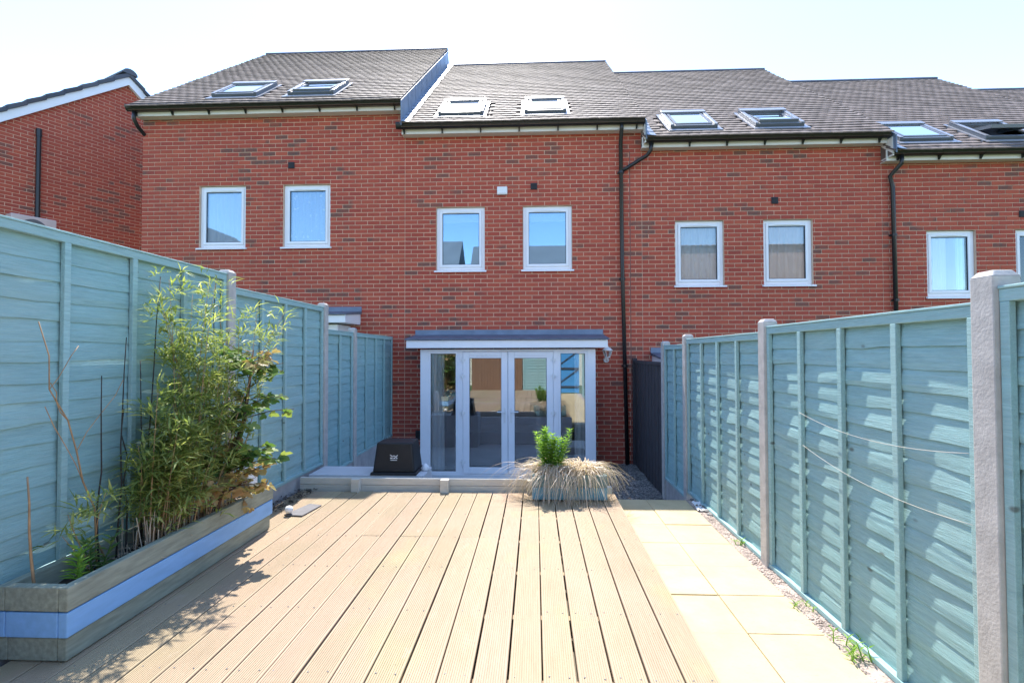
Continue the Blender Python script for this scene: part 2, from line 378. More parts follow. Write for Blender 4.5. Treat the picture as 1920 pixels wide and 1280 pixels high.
def lay(wallpart, bricks, place, rotz, hidden):
    vis = sorted((b for b in bricks if not hidden(b)), key=lambda b: (Vector(place(b)) - Vector((0, 0, H))).length)
    first = set(id(b) for b in vis[:300]); mb = MB(); d = Vector((math.cos(rotz), math.sin(rotz), 0)); nrm = Vector((math.sin(rotz), -math.cos(rotz), 0))
    for b in bricks:
        p = Vector(place(b))
        if id(b) in first:
            inst('brick', UB, wallpart, p + nrm * rnd.uniform(-.001, .0015), (0, 0, rotz), (b[2], 1, b[3]))
        else:
            c = []
            fr = nrm * (.007 + rnd.uniform(-.001, .0015))
            for n_ in (fr, nrm * -.003):
                for sx, sz in ((-.5,-.5),(.5,-.5),(.5,.5),(-.5,.5)): c.append(p + d * sx * b[2] + Vector((0,0,sz * b[3])) + n_)
            mb.add(c, [(0,1,2,3),(0,4,5,1),(3,2,6,7),(0,3,7,4),(1,5,6,2)])
    mb.build('brickwork', M['brick'], wallpart, kind='stuff')
def wall_grid(x0, x1, z0, z1, ops, y, depth):
    xs = sorted({x0, x1, *[o[0] for o in ops], *[o[1] for o in ops]}); zs = sorted({z0, z1, *[o[2] for o in ops], *[o[3] for o in ops]})
    mb = MB()
    for i in range(len(xs)-1):
        for j in range(len(zs)-1):
            cx, cz = (xs[i]+xs[i+1])/2, (zs[j]+zs[j+1])/2
            if any(o[0] < cx < o[1] and o[2] < cz < o[3] for o in ops): continue
            mb.quad((xs[i],y,zs[j]), (xs[i+1],y,zs[j]), (xs[i+1],y,zs[j+1]), (xs[i],y,zs[j+1]))
    for a, b, c, d in ops:
        mb.quad((a,y,c),(b,y,c),(b,y+depth,c),(a,y+depth,c)); mb.quad((a,y,d),(a,y+depth,d),(b,y+depth,d),(b,y,d))
        mb.quad((a,y,c),(a,y+depth,c),(a,y+depth,d),(a,y,d)); mb.quad((b,y,c),(b,y,d),(b,y+depth,d),(b,y+depth,c))
    mb.quad((x0,y,z0),(x0,y,z1),(x0,y+8.6,z1),(x0,y+8.6,z0)); mb.quad((x1,y,z0),(x1,y+8.6,z0),(x1,y+8.6,z1),(x1,y,z1))
    mb.quad((x1,y+8.6,z0),(x0,y+8.6,z0),(x0,y+8.6,z1),(x1,y+8.6,z1))
    return mb
def ring(mb, a, b, c, d, t, y0, y1):
    mb.box(a, a+t, y0, y1, c, d); mb.box(b-t, b, y0, y1, c, d); mb.box(a+t, b-t, y0, y1, c, c+t); mb.box(a+t, b-t, y0, y1, d-t, d)
def make_window(house, x0, x1, z0, z1, gl, sill_ext=.03):
    y = YF + .045
    wmb = MB(); ring(wmb, x0 + .004, x1 - .004, z0 + .004, z1 - .004, .052, y, y + .07)
    win = wmb.build('window', M['upvc'], house, bevel=.004)
    s = MB(); ring(s, x0 + .058, x1 - .058, z0 + .058, z1 - .058, .045, y - .012, y + .05); s.build('sash', M['upvc'], win, bevel=.006)
    k = MB(); ring(k, x0 + .104, x1 - .104, z0 + .104, z1 - .104, .007, y + .004, y + .03); k.build('gasket', M['seal'], win)
    MB().box(x0 + .106, x1 - .106, y + .012, y + .030, z0 + .106, z1 - .106).build('pane', M[gl], win)
    MB().box(x0 + .20, x1 - .20, y - .024, y - .0121, z1 - .088, z1 - .070).build('trickle_vent', M['upvc'], win, bevel=.003)
    MB().add([(x0-sill_ext, YF-.05, z0-.040),(x1+sill_ext, YF-.05, z0-.040),(x1+sill_ext, YF-.002, z0-.034),(x0-sill_ext, YF-.002, z0-.034),
              (x0-sill_ext, YF-.05, z0-.016),(x1+sill_ext, YF-.05, z0-.016),(x1+sill_ext, YF-.002, z0-.002),(x0-sill_ext, YF-.002, z0-.002)],
             [(0,3,2,1),(4,5,6,7),(0,1,5,4),(1,2,6,5),(2,3,7,6),(3,0,4,7)]).build('sill', M['upvc'], win)
    a, b, c, d, e, f = x0 - .5, x1 + .5, YF + .125, YF + 2.2, z0 - .5, z1 + .25
    r = MB(); r.quad((a,d,e),(b,d,e),(b,d,f),(a,d,f)); r.quad((a,c,e),(a,d,e),(a,d,f),(a,c,f)); r.quad((b,c,e),(b,c,f),(b,d,f),(b,d,e))
    r.quad((a,c,e),(b,c,e),(b,d,e),(a,d,e)); r.quad((a,c,f),(a,d,f),(b,d,f),(b,c,f))
    r.quad((a,c,e),(a,c,f),(x0,c,f),(x0,c,e)); r.quad((x1,c,e),(x1,c,f),(b,c,f),(b,c,e)); r.quad((x0,c,e),(x0,c,z0),(x1,c,z0),(x1,c,e)); r.quad((x0,c,z1),(x0,c,f),(x1,c,f),(x1,c,z1))
    r.build('room', M['room'], house)
    return win
def drape(name, x0, x1, z0, z1, y, m, label, folds, amp=.022, cat='curtain', bottom=0.0):
    n = folds * 8; vs = []; ph = rnd.uniform(0, 6)
    for j, z in enumerate((z1, z1 - .08*(z1-z0), (z0+z1)/2, z0)):
        for i in range(n+1):
            t = i / n; a = amp * (.6 + .4*j/3); x = x0 + (x1-x0)*t + .010*math.sin(t*9+ph+j)*j/3
            vs.append((x, y + a*math.sin(t*folds*6.283 + ph + .5*math.sin(t*7)) + .5*a*math.sin(t*folds*2.7*6.28), z))
    fs = [(j*(n+1)+i, j*(n+1)+i+1, (j+1)*(n+1)+i+1, (j+1)*(n+1)+i) for j in range(3) for i in range(n)]
    o = MB().add(vs, fs).build(name, m, smooth=True); return tag(o, label, cat)
def arc_gutter(house, x0, x1, zc, yc, nb):
    def arc(rx, rz, dz=0, n=10): return [(yc + rx*math.cos(a), zc + dz + rz*math.sin(a)) for a in [math.pi + math.pi*k/n for k in range(n+1)]]
    gt = MB().ext(arc(.062, .098) + arc(.056, .090)[::-1], 'x', x0, x1)
    for x in (x0, x1): gt.ext(arc(.065, .102, .004), 'x', x - .006, x + .006)
    gt.box(x0, x1, yc - .070, yc - .0625, zc - .014, zc + .004)
    go = gt.build('gutter', M['gutter'], house)
    for i in range(nb):
        x = x0 + .12 + (x1 - x0 - .24) * i / (nb - 1)
        MB().ext(arc(.068, .104) + [(yc + .068, zc - .155), (yc + .052, zc - .160)], 'x', x - .012, x + .012).build('gutter_bracket', M['gutter'], go)
    return go
TILE_V = []; TILE_F = []
def tile_mesh():
    W, L, T = .1652, .250, .021; n = 4; vs = []
    for zz in (0, 1):
        for (yy, lift) in ((0, .000), (L, 0.0)):
            for i in range(n+1):
                t = i/n - .5; vs.append((t*W, yy, (T if zz else 0) + .0025*(1 - 4*t*t) + lift))
    m = n+1; fs = []
    for i in range(n):
        fs += [(2*m+i, 2*m+i+1, 3*m+i+1, 3*m+i), (i, i+1, 2*m+i+1, 2*m+i)]
    fs += [(0, 2*m, 3*m, m), (n, m+n, 3*m+n, 2*m+n)]
    return vs, fs
TILE_V, TILE_F = tile_mesh(); TILE = mesh('roof_tile', TILE_V, TILE_F, M['tile'])
YE, YR = 8.63, 13.35
def make_roof(house, x0, x1, ze, zr, sky_cols, zbase):
    """front slope from the eave (YE, ze) to the ridge (YR, zr) covered in plain tiles"""
    L = math.hypot(YR - YE, zr - ze); c, s = (YR - YE) / L, (zr - ze) / L; ang = math.atan2(s, c)
    zb = ze - .055
    slab = MB().add([(x0,YE+.02,zb),(x1,YE+.02,zb),(x1,YR,zr-.06),(x0,YR,zr-.06),(x0,YR*2-YE,zb),(x1,YR*2-YE,zb)], [(0,1,2,3),(3,2,5,4),(0,3,4),(1,5,2),(0,4,5,1)])
    roof = slab.build('roof', M['tile'], house)
    def W(x, sl, h): return Vector((x, YE + sl*c - h*s, ze + sl*s + h*c - .035))
    G = .150; rowsn = int(L / G); cols = int((x1 - x0) / .165) + 1; tiles = []
    for r in range(rowsn + 1):
        off = .0825 * (r % 2)
        for k in range(cols + 1):
            x = x0 + k * .165 + off
            xa, xb = max(x - .0825, x0 - .012), min(x + .0825, x1 + .008)
            if xb - xa < .02: continue
            x, wd = (xa + xb) / 2, (xb - xa) / .165
            sl = r * G - .02
            if any(a - .07 < x < b + .07 and lo_ - .16 < sl < hi_ - .02 for a, b, lo_, hi_ in sky_cols): continue
            tiles.append((x, sl, r, wd))
    mb = MB(); tilt = .102
    for i, (x, sl, r, wd) in enumerate(tiles):
        j = rnd.uniform(-.0012, .0015); rr = rnd.uniform(-.003, .003); wv = .002 * math.sin(x * 2.1 + r * .7)
        # clip the last row at the ridge
        if sl + .250 > L + .02: sl = L - .247
        p = W(x, sl, .028 + j + wv)
        rot = (ang - tilt + rnd.uniform(-.003, .003), rr, 0)
        if i < 300: inst('roof_tile', TILE, roof, p, rot, (wd, 1, 1))
        else:
            mt = Matrix.Translation(p) @ Matrix.Rotation(rot[1], 4, 'Y') @ Matrix.Rotation(rot[0], 4, 'X')
            mb.add([mt @ Vector((v[0]*wd, v[1], v[2])) for v in TILE_V], TILE_F)
    mb.build('roof_tiling', M['tile'], roof, kind='stuff')
    n = int((x1 - x0) / .45)
    for i in range(n):
        a = x0 + (x1-x0)*i/n; b = x0 + (x1-x0)*(i+1)/n
        prof = [(YR + .11*math.cos(t), zr - .06 + .085*math.sin(t)) for t in [math.pi*k/6 for k in range(7)]]
        MB().ext(prof, 'x', a + .003, b + .004).build('ridge_tile', M['ridge'], roof)
    return roof, W
def skylight(house, W, x0, x1, s0, s1, opening=0.0, h=.10):
    """roof window: frame, cover strips, flashing and a sash that can stand open (pivots at mid height)"""
    def P(x, sl, hh): return W(x, sl, hh)
    def slab(mb, a, b, c, d, h0, h1): mb.hexa([P(a,c,h0),P(b,c,h0),P(b,d,h0),P(a,d,h0),P(a,c,h1),P(b,c,h1),P(b,d,h1),P(a,d,h1)])
    f = MB(); t = .075
    for a, b, c, d in ((x0, x0+t, s0, s1), (x1-t, x1, s0, s1), (x0+t, x1-t, s1-.13, s1), (x0+t, x1-t, s0, s0+t)): slab(f, a, b, c, d, -.03, h)
    sk = f.build('skylight', M['greyframe'], house, bevel=.004)
    fl = MB(); slab(fl, x0-.06, x0-.002, s0-.05, s1+.05, .0, .052); slab(fl, x1+.002, x1+.06, s0-.05, s1+.05, .0, .052); slab(fl, x0-.06, x1+.06, s0-.14, s0-.052, .045, .058)
    fl.build('flashing', M['flash'], sk)
    cv = MB(); slab(cv, x0-.004, x0+.055, s0+.02, s1, h+.002, h+.016); slab(cv, x1-.055, x1+.004, s0+.02, s1, h+.002, h+.016); slab(cv, x0-.004, x1+.004, s1-.14, s1+.01, h+.017, h+.035)
    cv.build('cover_strip', M['flash'], sk, bevel=.003)
    # lining box below
    ln = MB(); a, b, c, d, q = x0+t, x1-t, s0+t, s1-.13, -.6
    for p in ((P(a,c,h-.03),P(a,d,h-.03),P(a,d,q),P(a,c,q)), (P(b,c,h-.03),P(b,c,q),P(b,d,q),P(b,d,h-.03)), (P(a,c,h-.03),P(a,c,q),P(b,c,q),P(b,c,h-.03)), (P(a,d,h-.03),P(b,d,h-.03),P(b,d,q),P(a,d,q)), (P(a,c,q),P(a,d,q),P(b,d,q),P(b,c,q))): ln.quad(*p)
    ln.build('lining', M['pinewood'], sk)
    mid = (c + d) / 2; th = opening
    def S(x, sl, hh):
        ds, dh = sl - mid, hh - h
        return W(x, mid + ds*math.cos(th) + dh*math.sin(th), h - ds*math.sin(th) * (-1 if False else 1) + dh*math.cos(th)) if th else W(x, sl, hh)
    sa = MB()
    for a1, b1, c1, d1 in ((a+.004, a+.05, c+.004, d-.004), (b-.05, b-.004, c+.004, d-.004), (a+.05, b-.05, c+.004, c+.06), (a+.05, b-.05, d-.06, d-.004)):
        sa.hexa([S(a1,c1,h-.045),S(b1,c1,h-.045),S(b1,d1,h-.045),S(a1,d1,h-.045),S(a1,c1,h+.012),S(b1,c1,h+.012),S(b1,d1,h+.012),S(a1,d1,h+.012)])
    sa.build('skylight_sash', M['greyframe'], sk)
    gp = MB(); gp.hexa([S(a+.05,c+.06,h-.012),S(b-.05,c+.06,h-.012),S(b-.05,d-.06,h-.012),S(a+.05,d-.06,h-.012),S(a+.05,c+.06,h+.004),S(b-.05,c+.06,h+.004),S(b-.05,d-.06,h+.004),S(a+.05,d-.06,h+.004)])
    gp.build('pane', M['skyglass'], sk)
    return sk
def downpipe(house, pts, clips):
    o = MB().tube(pts, .034, 12).build('downpipe', M['gutter'], house, smooth=True)
    for x, z in clips:
        MB().tube([(x, pts[-1][1], z - .02), (x, pts[-1][1], z + .02)], .042, 12).box(x - .055, x + .055, pts[-1][1] + .02, YF - .008, z - .015, z + .015).build('pipe_clip', M['gutter'], o)
    return o
def bay(house, x0, x1, z0, dz, full):
    """projecting glazed door bay with a lean-to roof"""
    yb = 8.35; z1 = z0 + 2.055
    fr = MB(); J = .135
    fr.box(x0, x0+J, yb, yb+.07, z0, z1); fr.box(x1-J, x1, yb, yb+.07, z0, z1)
    fr.box(x0+J, x1-J, yb, yb+.07, z1-.035, z1); fr.box(x0+J, x1-J, yb, yb+.07, z0, z0+.03)
    # mullions between side lights and doors
    L1, L2, R1_, R2_ = x0 + .62, x0 + .80, x1 - .82, x1 - .60
    fr.box(L1, L1+.085, yb, yb+.07, z0+.03, z1-.035); fr.box(R2_-.085, R2_, yb, yb+.07, z0+.03, z1-.035)
    fr.box(x0, x0+.06, yb+.07, YF-.012, z0, z1); fr.box(x1-.06, x1, yb+.07, YF-.012, z0, z1)   # side cheeks
    b = fr.build('bay', M['upvc'], house, bevel=.005)
    MB().box(x0-.02, x1+.02, yb-.05, yb+.08, z0-.03, z0-.001).build('threshold', M['upvc'], b, bevel=.004)
    fx0, fx1 = x0 - .20, x1 + .18
    MB().box(fx0, fx1, yb-.14, yb-.115, z1+.022, z1+.145).build('bay_fascia', M['upvc'], b, bevel=.004)
    MB().box(fx0, fx1, yb-.114, YF-.012, z1+.024, z1+.042).build('bay_soffit', M['upvc'], b)
    MB().add([(fx0-.02,yb-.17,z1+.150),(fx1+.02,yb-.17,z1+.150),(fx1+.02,YF-.009,z1+.215),(fx0-.02,YF-.009,z1+.215),
              (fx0-.02,yb-.17,z1+.172),(fx1+.02,yb-.17,z1+.172),(fx1+.02,YF-.009,z1+.262),(fx0-.02,YF-.009,z1+.262)],
             [(0,3,2,1),(4,5,6,7),(0,1,5,4),(1,2,6,5),(2,3,7,6),(3,0,4,7)]).build('bay_roof', M['felt'], b)
    MB().box(fx0-.02, fx1+.02, YF-.022, YF-.008, z1+.255, z1+.345).build('bay_flashing', M['lead'], b)
    # roof cheeks closing the triangle
    for xx in (fx0, fx1-.02):
        MB().ext([(yb-.114, z1+.043), (YF-.012, z1+.043), (YF-.012, z1+.213), (yb-.114, z1+.152)], 'x', xx, xx+.02).build('bay_cheek', M['upvc'], b)
    def pane(a, c, zb, zt, y=yb+.02):
        k = MB(); ring(k, a, c, zb, zt, .008, y-.006, y+.02); k.build('gasket', M['seal'], b)
        MB().box(a+.002, c-.002, y, y+.024, zb+.002, zt-.002).build('pane', M['glass'], b)
    def lite(a, c):   # side light
        f = MB(); ring(f, a, c, z0+.03, z1-.035, .035, yb+.005, yb+.05); f.build('side_light_frame', M['upvc'], b, bevel=.004)
        pane(a+.034, c-.034, z0+.064, z1-.069)
    lite(x0+J, L1); lite(R2_, x1-J)
    mid = (L1+.085 + R2_-.085) / 2
    for a, c, hs in ((L1+.087, mid-.003, 1), (mid+.003, R2_-.087, -1)):
        S = .105
        d = MB(); zb, zt = z0+.034, z1-.04
        d.box(a, a+S, yb-.012, yb+.055, zb, zt); d.box(c-S, c, yb-.012, yb+.055, zb, zt); d.box(a+S, c-S, yb-.012, yb+.055, zb, zb+.105); d.box(a+S, c-S, yb-.012, yb+.055, zt-.105, zt)
        d.build('door_leaf', M['upvc'], b, bevel=.006)
        pane(a+S-.002, c-S+.002, zb+.103, zt-.103, yb+.012)
        MB().box(a+.13, c-.13, yb-.024, yb-.0121, zt-.065, zt-.045).build('trickle_vent', M['upvc'], b, bevel=.003)
        if full:
            hx = c - .05 if hs > 0 else a + .05
            hd = MB().box(hx-.016, hx+.016, yb-.022, yb-.0121, z0+.86, z0+1.10); hd.tube([(hx, yb-.02, z0+1.04), (hx, yb-.06, z0+1.04), (hx - hs*.12, yb-.065, z0+1.04)], .010, 8)
            hd.tube([(hx, yb-.0121, z0+.90), (hx, yb-.026, z0+.90)], .011, 8)
            hd.build('door_handle', M['white'], b, bevel=.002)
            ex = a - .003 if hs > 0 else c + .003
            for hz in (.22, 1.02, 1.62, 1.88):
                h_ = MB().tube([(ex, yb-.025, z0+hz-.05), (ex, yb-.025, z0+hz+.05)], .012, 8)
                h_.box(ex-.045, ex+.045, yb-.022, yb-.0121, z0+hz-.018, z0+hz+.018); h_.build('hinge', M['white'], b, bevel=.002)
    return b
def make_house(name, label, x0, x1, zsoff, ztile, zridge, wins, skies, bayx, zground, wall_hidden, gut, left_verge=False, brick0=None):
    h = thing(name, label, 'house', ((x0+x1)/2, YF, zground))
    ops = list(wins)
    if bayx: ops.append((bayx[0]+.08, bayx[1]-.08, bayx[2], bayx[2]+2.03))
    wall = wall_grid(x0, x1, zground-.1, zsoff+.25, ops, YF, .11).build('wall', M['mortar'], h)
    bo = [(a, b, c - .002, d) for a, b, c, d in ops]
    br = brick_layout(x0 + .003, x1 - .003, zground, zsoff + .06, bo, zoff=2.881)
    lay(wall, br, lambda b: (b[0], YF, b[1]), 0, wall_hidden)
    for a, b, c, d in wins: make_window(h, a, b, c, d, {4.64: 'lowglass', 4.945: 'lowglass', 5.265: 'upglass'}.get(zsoff, 'midglass'))
    MB().box(x0-.02, x1+.0, 8.80, YF-.009, zsoff-.012, zsoff).build('soffit', M['cream'], h)
    MB().box(x0-.02, x1+.0, 8.778, 8.7995, zsoff-.018, zsoff+.165).build('fascia', M['cream'], h, bevel=.003)
    arc_gutter(h, gut[0], gut[1], zsoff+.140, 8.708, gut[2])
    cols = [(a-.03, b+.03, s0, s1) for a, b, s0, s1, op in skies]
    roof, W = make_roof(h, x0 - (.06 if left_verge else 0), x1, ztile, zridge, cols, zsoff)
    for a, b, s0, s1, op in skies: skylight(h, W, a, b, s0, s1, op)
    if bayx: bay(h, *bayx)
    return h, W
ROOMW = (.86, 1.112)
def W2(c, zb, w=.862, hh=1.12): return (c - w/2, c + w/2, zb, zb + hh)
XB = [-7.135, -2.2975, 1.865, 5.915, 10.1900]
def hid(zl):
    return lambda b: b[1] < zl
hL, WL = make_house('terraced_house', 'red brick end terrace house with the highest roof, left of the french doors', XB[0], XB[1], 5.695, 5.80, 9.50,
    [W2(-5.63, 3.335), W2(-4.08, 3.335)], [(-5.86, -5.02, .46, 1.42, 0), (-4.45, -3.60, .46, 1.42, 0.06)], (-1.885-4.25, .98-4.25, -.57+.42, .42, False), -.2, hid(1.9), (XB[0]-.10, XB[1]-.02, 8), True)
def hidC(b): return (b[1] < 1.95 and -2.2 < b[0] < 1.25) or b[1] < .2 or b[1] < 1.2 and b[0] < -2.25
hC, WC = make_house('terraced_house', 'middle red brick terrace house with white french doors under a grey canopy', XB[1], XB[2], 5.265, 5.385, 9.05,
    [W2(-1.308, 2.885), W2(.225, 2.885)], [(-1.70, -.90, .38, 1.34, 0), (-.17, .56, .38, 1.34, 0)], (-1.885, .98, -.57, 0, True), -.62, hidC, (XB[1]-.09, XB[2]+.005, 7))
hR, WR = make_house('terraced_house', 'red brick terrace house with net curtains, right of the tall downpipe', XB[2], XB[3], 4.945, 5.06, 8.73,
    [W2(2.85, 2.585, .83), W2(4.346, 2.585, .83)], [(2.36, 3.16, .38, 1.34, 0.0), (3.80, 4.62, .38, 1.34, 0.10)], (-1.885+4.10, .98+4.10, -.57-.32, -.32, False), -1.0, hid(1.75), (XB[2]+.03, XB[3]-.02, 7))
hQ, WQ = make_house('terraced_house', 'lowest red brick terrace house at the far right, partly out of frame', XB[3], XB[4], 4.64, 4.75, 8.38,
    [W2(7.043, 2.36, .81), W2(8.50, 2.36, .83)], [(6.22, 7.10, .42, 1.38, 0), (7.62, 8.46, .42, 1.38, .42)], None, -1.3, hid(2.05), (XB[3]+.03, XB[4], 7))
h5 = thing('terraced_house', 'far house at the right whose roof alone shows at the edge', 'house', (12.2, YF, -1.4))
MB().box(10.19, 14.3, YF, 17.5, -1.5, 4.5).build('wall', M['pinkbrick'], h5)
make_roof(h5, 10.19, 14.3, 4.44, 8.05, [], 4.4)
# lead upstands where the higher roof steps down to the next
def upstand(house, x, Wlow, za, zb_, first):
    L = math.hypot(YR-YE, 3.67); mb = MB(); n = 9
    for i in range(n):
        s0, s1 = 5.9*i/n - .05, 5.9*(i+1)/n
        p, q = Wlow(x, s0, .01), Wlow(x, s1, .01)
        mb.hexa([p + Vector((0,0,0)), p + Vector((.014,0,0)), q + Vector((.010,0,0)), q + Vector((-.004,0,0)), p + Vector((0,0,za)), p + Vector((.014,0,za)), q + Vector((.010,0,za)), q + Vector((-.004,0,za))])
    o = mb.build('lead_upstand', M['lead'], house)
    ap = MB()
    for i in range(26):
        s0, s1 = 5.9*i/26 - .06, 5.9*(i+1)/26 - .004; e = .15 + rnd.uniform(-.008, .008)
        p = [Wlow(x+.012, s0, .075), Wlow(x+e, s0, .060), Wlow(x+e, s1, .050), Wlow(x+.012, s1, .065)]
        ap.hexa(p + [v + Vector((0,-.002,.006)) for v in p])
    ap.build('lead_apron', M['lead'], o)
upstand(hL, XB[1] + .012, WC, .43, 0, True)
upstand(hC, XB[2] + .012, WR, .31, 0, False)
upstand(hR, XB[3] + .012, WQ, .30, 0, False)
for hh, x, zs in ((hR, XB[2], 4.945), (hQ, XB[3], 4.64)):
    MB().box(x+.001, x+.025, 8.66, YF-.010, zs+.03, zs+.34).build('eave_end_board', M['cream'], hh)
# downpipes
PY = 8.885
downpipe(hC, [(1.49, 8.715, 5.34), (1.49, 8.715, 5.24), (1.50, PY, 5.08), (1.51, PY, 3), (1.575, PY, -.5)], [(1.50, 4.55), (1.515, 2.7), (1.545, 1.2)])
MB().tube([(1.98, 8.715, 4.99), (1.98, 8.72, 4.86), (1.93, 8.80, 4.80), (1.60, PY, 4.62), (1.525, PY, 4.58)], .033, 12).build('downpipe', M['gutter'], hR, smooth=True)
downpipe(hQ, [(6.10, 8.715, 4.69), (6.10, 8.72, 4.56), (6.02, PY, 4.40), (6.06, PY, 4.2), (6.09, PY, 0)], [(6.07, 3.4), (6.085, 2.3)])
MB().tube([(-7.12, 8.715, 5.78), (-7.12, 8.715, 5.60), (-7.115, 8.80, 5.50), (-7.09, 9.35, 5.20), (-7.09, 9.4, 3.0)], .034, 12).build('downpipe', M['gutter'], hL, smooth=True)
# small wall fittings
def vent(x, z, s, lab, m='seal', face='square grille'):
    t = thing('wall_vent', lab, 'vent', (x, YF, z)); MB().box(x-s/2, x+s/2, YF-.022, YF-.0085, z-s/2, z+s/2).build('vent_plate', M[m], t, bevel=.004)
    sl = MB()
    for k in range(4): sl.box(x-s*.4, x+s*.4, YF-.030, YF-.0221, z-s*.38+k*s*.22, z-s*.38+k*s*.22+s*.1)
    sl.build('louvre', M[m], t)
vent(-4.36, 4.80, .115, 'small dark square vent above the windows of the highest house')
vent(-.009, 4.345, .115, 'small dark square vent beside the white box on the middle house')
vent(4.127, 4.03, .115, 'small dark square vent above the pink curtained window')
vent(8.20, 3.74, .11, 'small dark vent at the far right edge of the brickwork')
vent(-2.02, -.01, .16, 'black vent low on the wall beside the glazed bay')
t = thing('alarm_box', 'small white box fixed on brickwork above the middle house windows', 'box', (-.565, YF, 4.27))
MB().box(-.655, -.475, YF-.06, YF-.009, 4.20, 4.34).build('casing', M['white'], t, bevel=.012); MB().box(-.64, -.49, YF-.066, YF-.0605, 4.222, 4.235).build('lip', M['white'], t)
mj = MB().box(1.655, 1.668, YF-.009, YF-.004, -.5, 4.94).build('movement_joint', simple('sealant', (.20,.10,.085), .8), hC)

# wall lantern right of the bay
lx, lz, ly = 1.235, 1.40, 8.80
t = thing('wall_lantern', 'white coach lantern with clear glass, right of the bay canopy', 'lamp', (lx, YF, lz))
MB().lathe([(.001,-.085),(.045,-.085),(.048,-.05),(.03,-.02),(.001,-.02)], (lx-.01, ly+.10, lz-.04), 14).tube([(lx-.01, YF-.008, lz-.10), (lx-.01, ly+.06, lz-.10)], .045, 14).build('wall_mount', M['white'], t, smooth=False)
MB().tube([(lx-.005, ly+.09, lz-.09), (lx, ly+.03, lz-.12), (lx, ly, lz-.08), (lx, ly, lz-.045)], .012, 8).build('bracket_arm', M['white'], t, smooth=True)
MB().lathe([(.001,.155),(.012,.15),(.016,.125),(.05,.105),(.088,.070),(.090,.062),(.001,.062)], (lx, ly, lz), 12).build('cap', M['white'], t)
cg = MB()
for k in range(6):
    a = k*math.pi/3; cg.tube([(lx+.075*math.cos(a), ly+.075*math.sin(a), lz+.062), (lx+.068*math.cos(a), ly+.068*math.sin(a), lz+.02), (lx+.036*math.cos(a), ly+.036*math.sin(a), lz-.055)], .0055, 6)
cg.lathe([(.001,-.06),(.042,-.06),(.042,-.046),(.001,-.046)], (lx, ly, lz), 12); cg.build('cage', M['white'], t)
MB().lathe([(.035,-.045),(.062,.02),(.068,.061)], (lx, ly, lz), 12).build('glass', M['lampglass'], t)

# ------------------------------------------------------------------ rooms and curtains seen through the glass
rm = MB(); a, b, c, d, e, f = -2.25, 1.75, YF+.115, 13.0, -.575, 1.75
rm.quad((a,d,e),(b,d,e),(b,d,f),(a,d,f)); rm.quad((a,c,e),(a,d,e),(a,d,f),(a,c,f)); rm.quad((b,c,e),(b,c,f),(b,d,f),(b,d,e)); rm.quad((a,c,f),(a,d,f),(b,d,f),(b,c,f))
rm.build('room', M['room'], hC); MB().quad((a,8.43,e),(b,8.43,e),(b,d,e),(a,d,e)).build('room_floor', M['roomfloor'], hC)
drape('voile_curtain', -1.78, -1.50, -.54, 1.45, 8.430, M['voile'], 'patterned voile hanging inside the left side light of the bay', 4, .015)
drape('voile_curtain', .64, .87, -.54, 1.45, 8.430, M['voile'], 'patterned voile hanging inside the right side light of the bay', 4, .02)
drape('curtain', -6.0, -5.28, 3.36, 4.40, YF+.112, M['net'], 'pale eyelet curtain in the leftmost upstairs window', 6)
drape('lace_curtain', -4.46, -3.70, 3.36, 4.42, YF+.112, M['lace'], 'dotted blue lace curtain in the second upstairs window from the left', 7)
for xc, lab in ((-1.308, 'white roller blind rolled high in the left window above the doors'), (.225, 'white roller blind rolled high in the right window above the doors')):
    t = thing('roller_blind', lab, 'blind', (xc, YF+.14, 3.95)); MB().tube([(xc-.38, YF+.16, 3.96), (xc+.38, YF+.16, 3.96)], .022, 10).build('roller', M['blind'], t, smooth=True)
    MB().box(xc-.37, xc+.37, YF+.139, YF+.142, 3.775, 3.97).build('fabric', M['blind'], t); MB().box(xc-.37, xc+.37, YF+.134, YF+.146, 3.762, 3.776).build('hem_bar', M['white'], t)
drape('net_curtain', 2.47, 3.24, 2.64, 3.66, YF+.112, M['net'], 'white net curtain in the window right of the tall downpipe', 7)
drape('curtain', 3.96, 4.66, 2.64, 3.68, YF+.112, M['drape'], 'pinkish drawn curtain in the window nearest the second downpipe', 6)
drape('curtain', 6.66, 7.02, 2.36, 3.40, YF+.112, M['greydrape'], 'grey curtain at left of the far right house window', 4)
drape('curtain', 7.20, 7.40, 2.36, 3.40, YF+.112, M['mint'], 'mint green curtain at right of the far right house window', 3)
drape('curtain', 8.10, 8.90, 2.36, 3.40, YF+.112, M['drape'], 'pink curtain in the window cut off by the right edge', 6)
for x, lab in ((2.92, 'small white ornament on the sill behind the net curtain, left'), (3.07, 'small white ornament on the sill behind the net curtain, right'), (4.05, 'small white box on the sill below the pink curtain, left'), (4.33, 'small white box on the sill below the pink curtain, right')):
    o = MB().lathe([(.001,0),(.03,0),(.036,.05),(.028,.09),(.03,.11),(.001,.11)], (x, YF+.20, 2.60), 10).build('ornament', M['white']); tag(o, lab, 'ornament')
t = thing('gift_box', 'white box with a cyan ribbon inside the left side light', 'box', (-1.48, 8.75, .72)); MB().box(-1.60,-1.34,8.66,8.84,.60,.80).build('carton', M['white'], t, bevel=.004)
MB().box(-1.61,-1.33,8.65,8.85,.70,.76).box(-1.50,-1.46,8.648,8.66,.60,.83).build('ribbon', M['cyan'], t)
t = thing('side_table', 'dim pale table standing inside the french doors', 'table', (-1.3, 8.9, -.575)); MB().box(-1.75,.1,8.66,9.35,.555,.595).build('table_top', M['room'], t)
for x, y in ((-1.7,8.7),(.05,8.7),(-1.7,9.3),(.05,9.3)): MB().box(x-.03,x+.03,y-.03,y+.03,-.575,.5545).build('leg', M['room'], t)

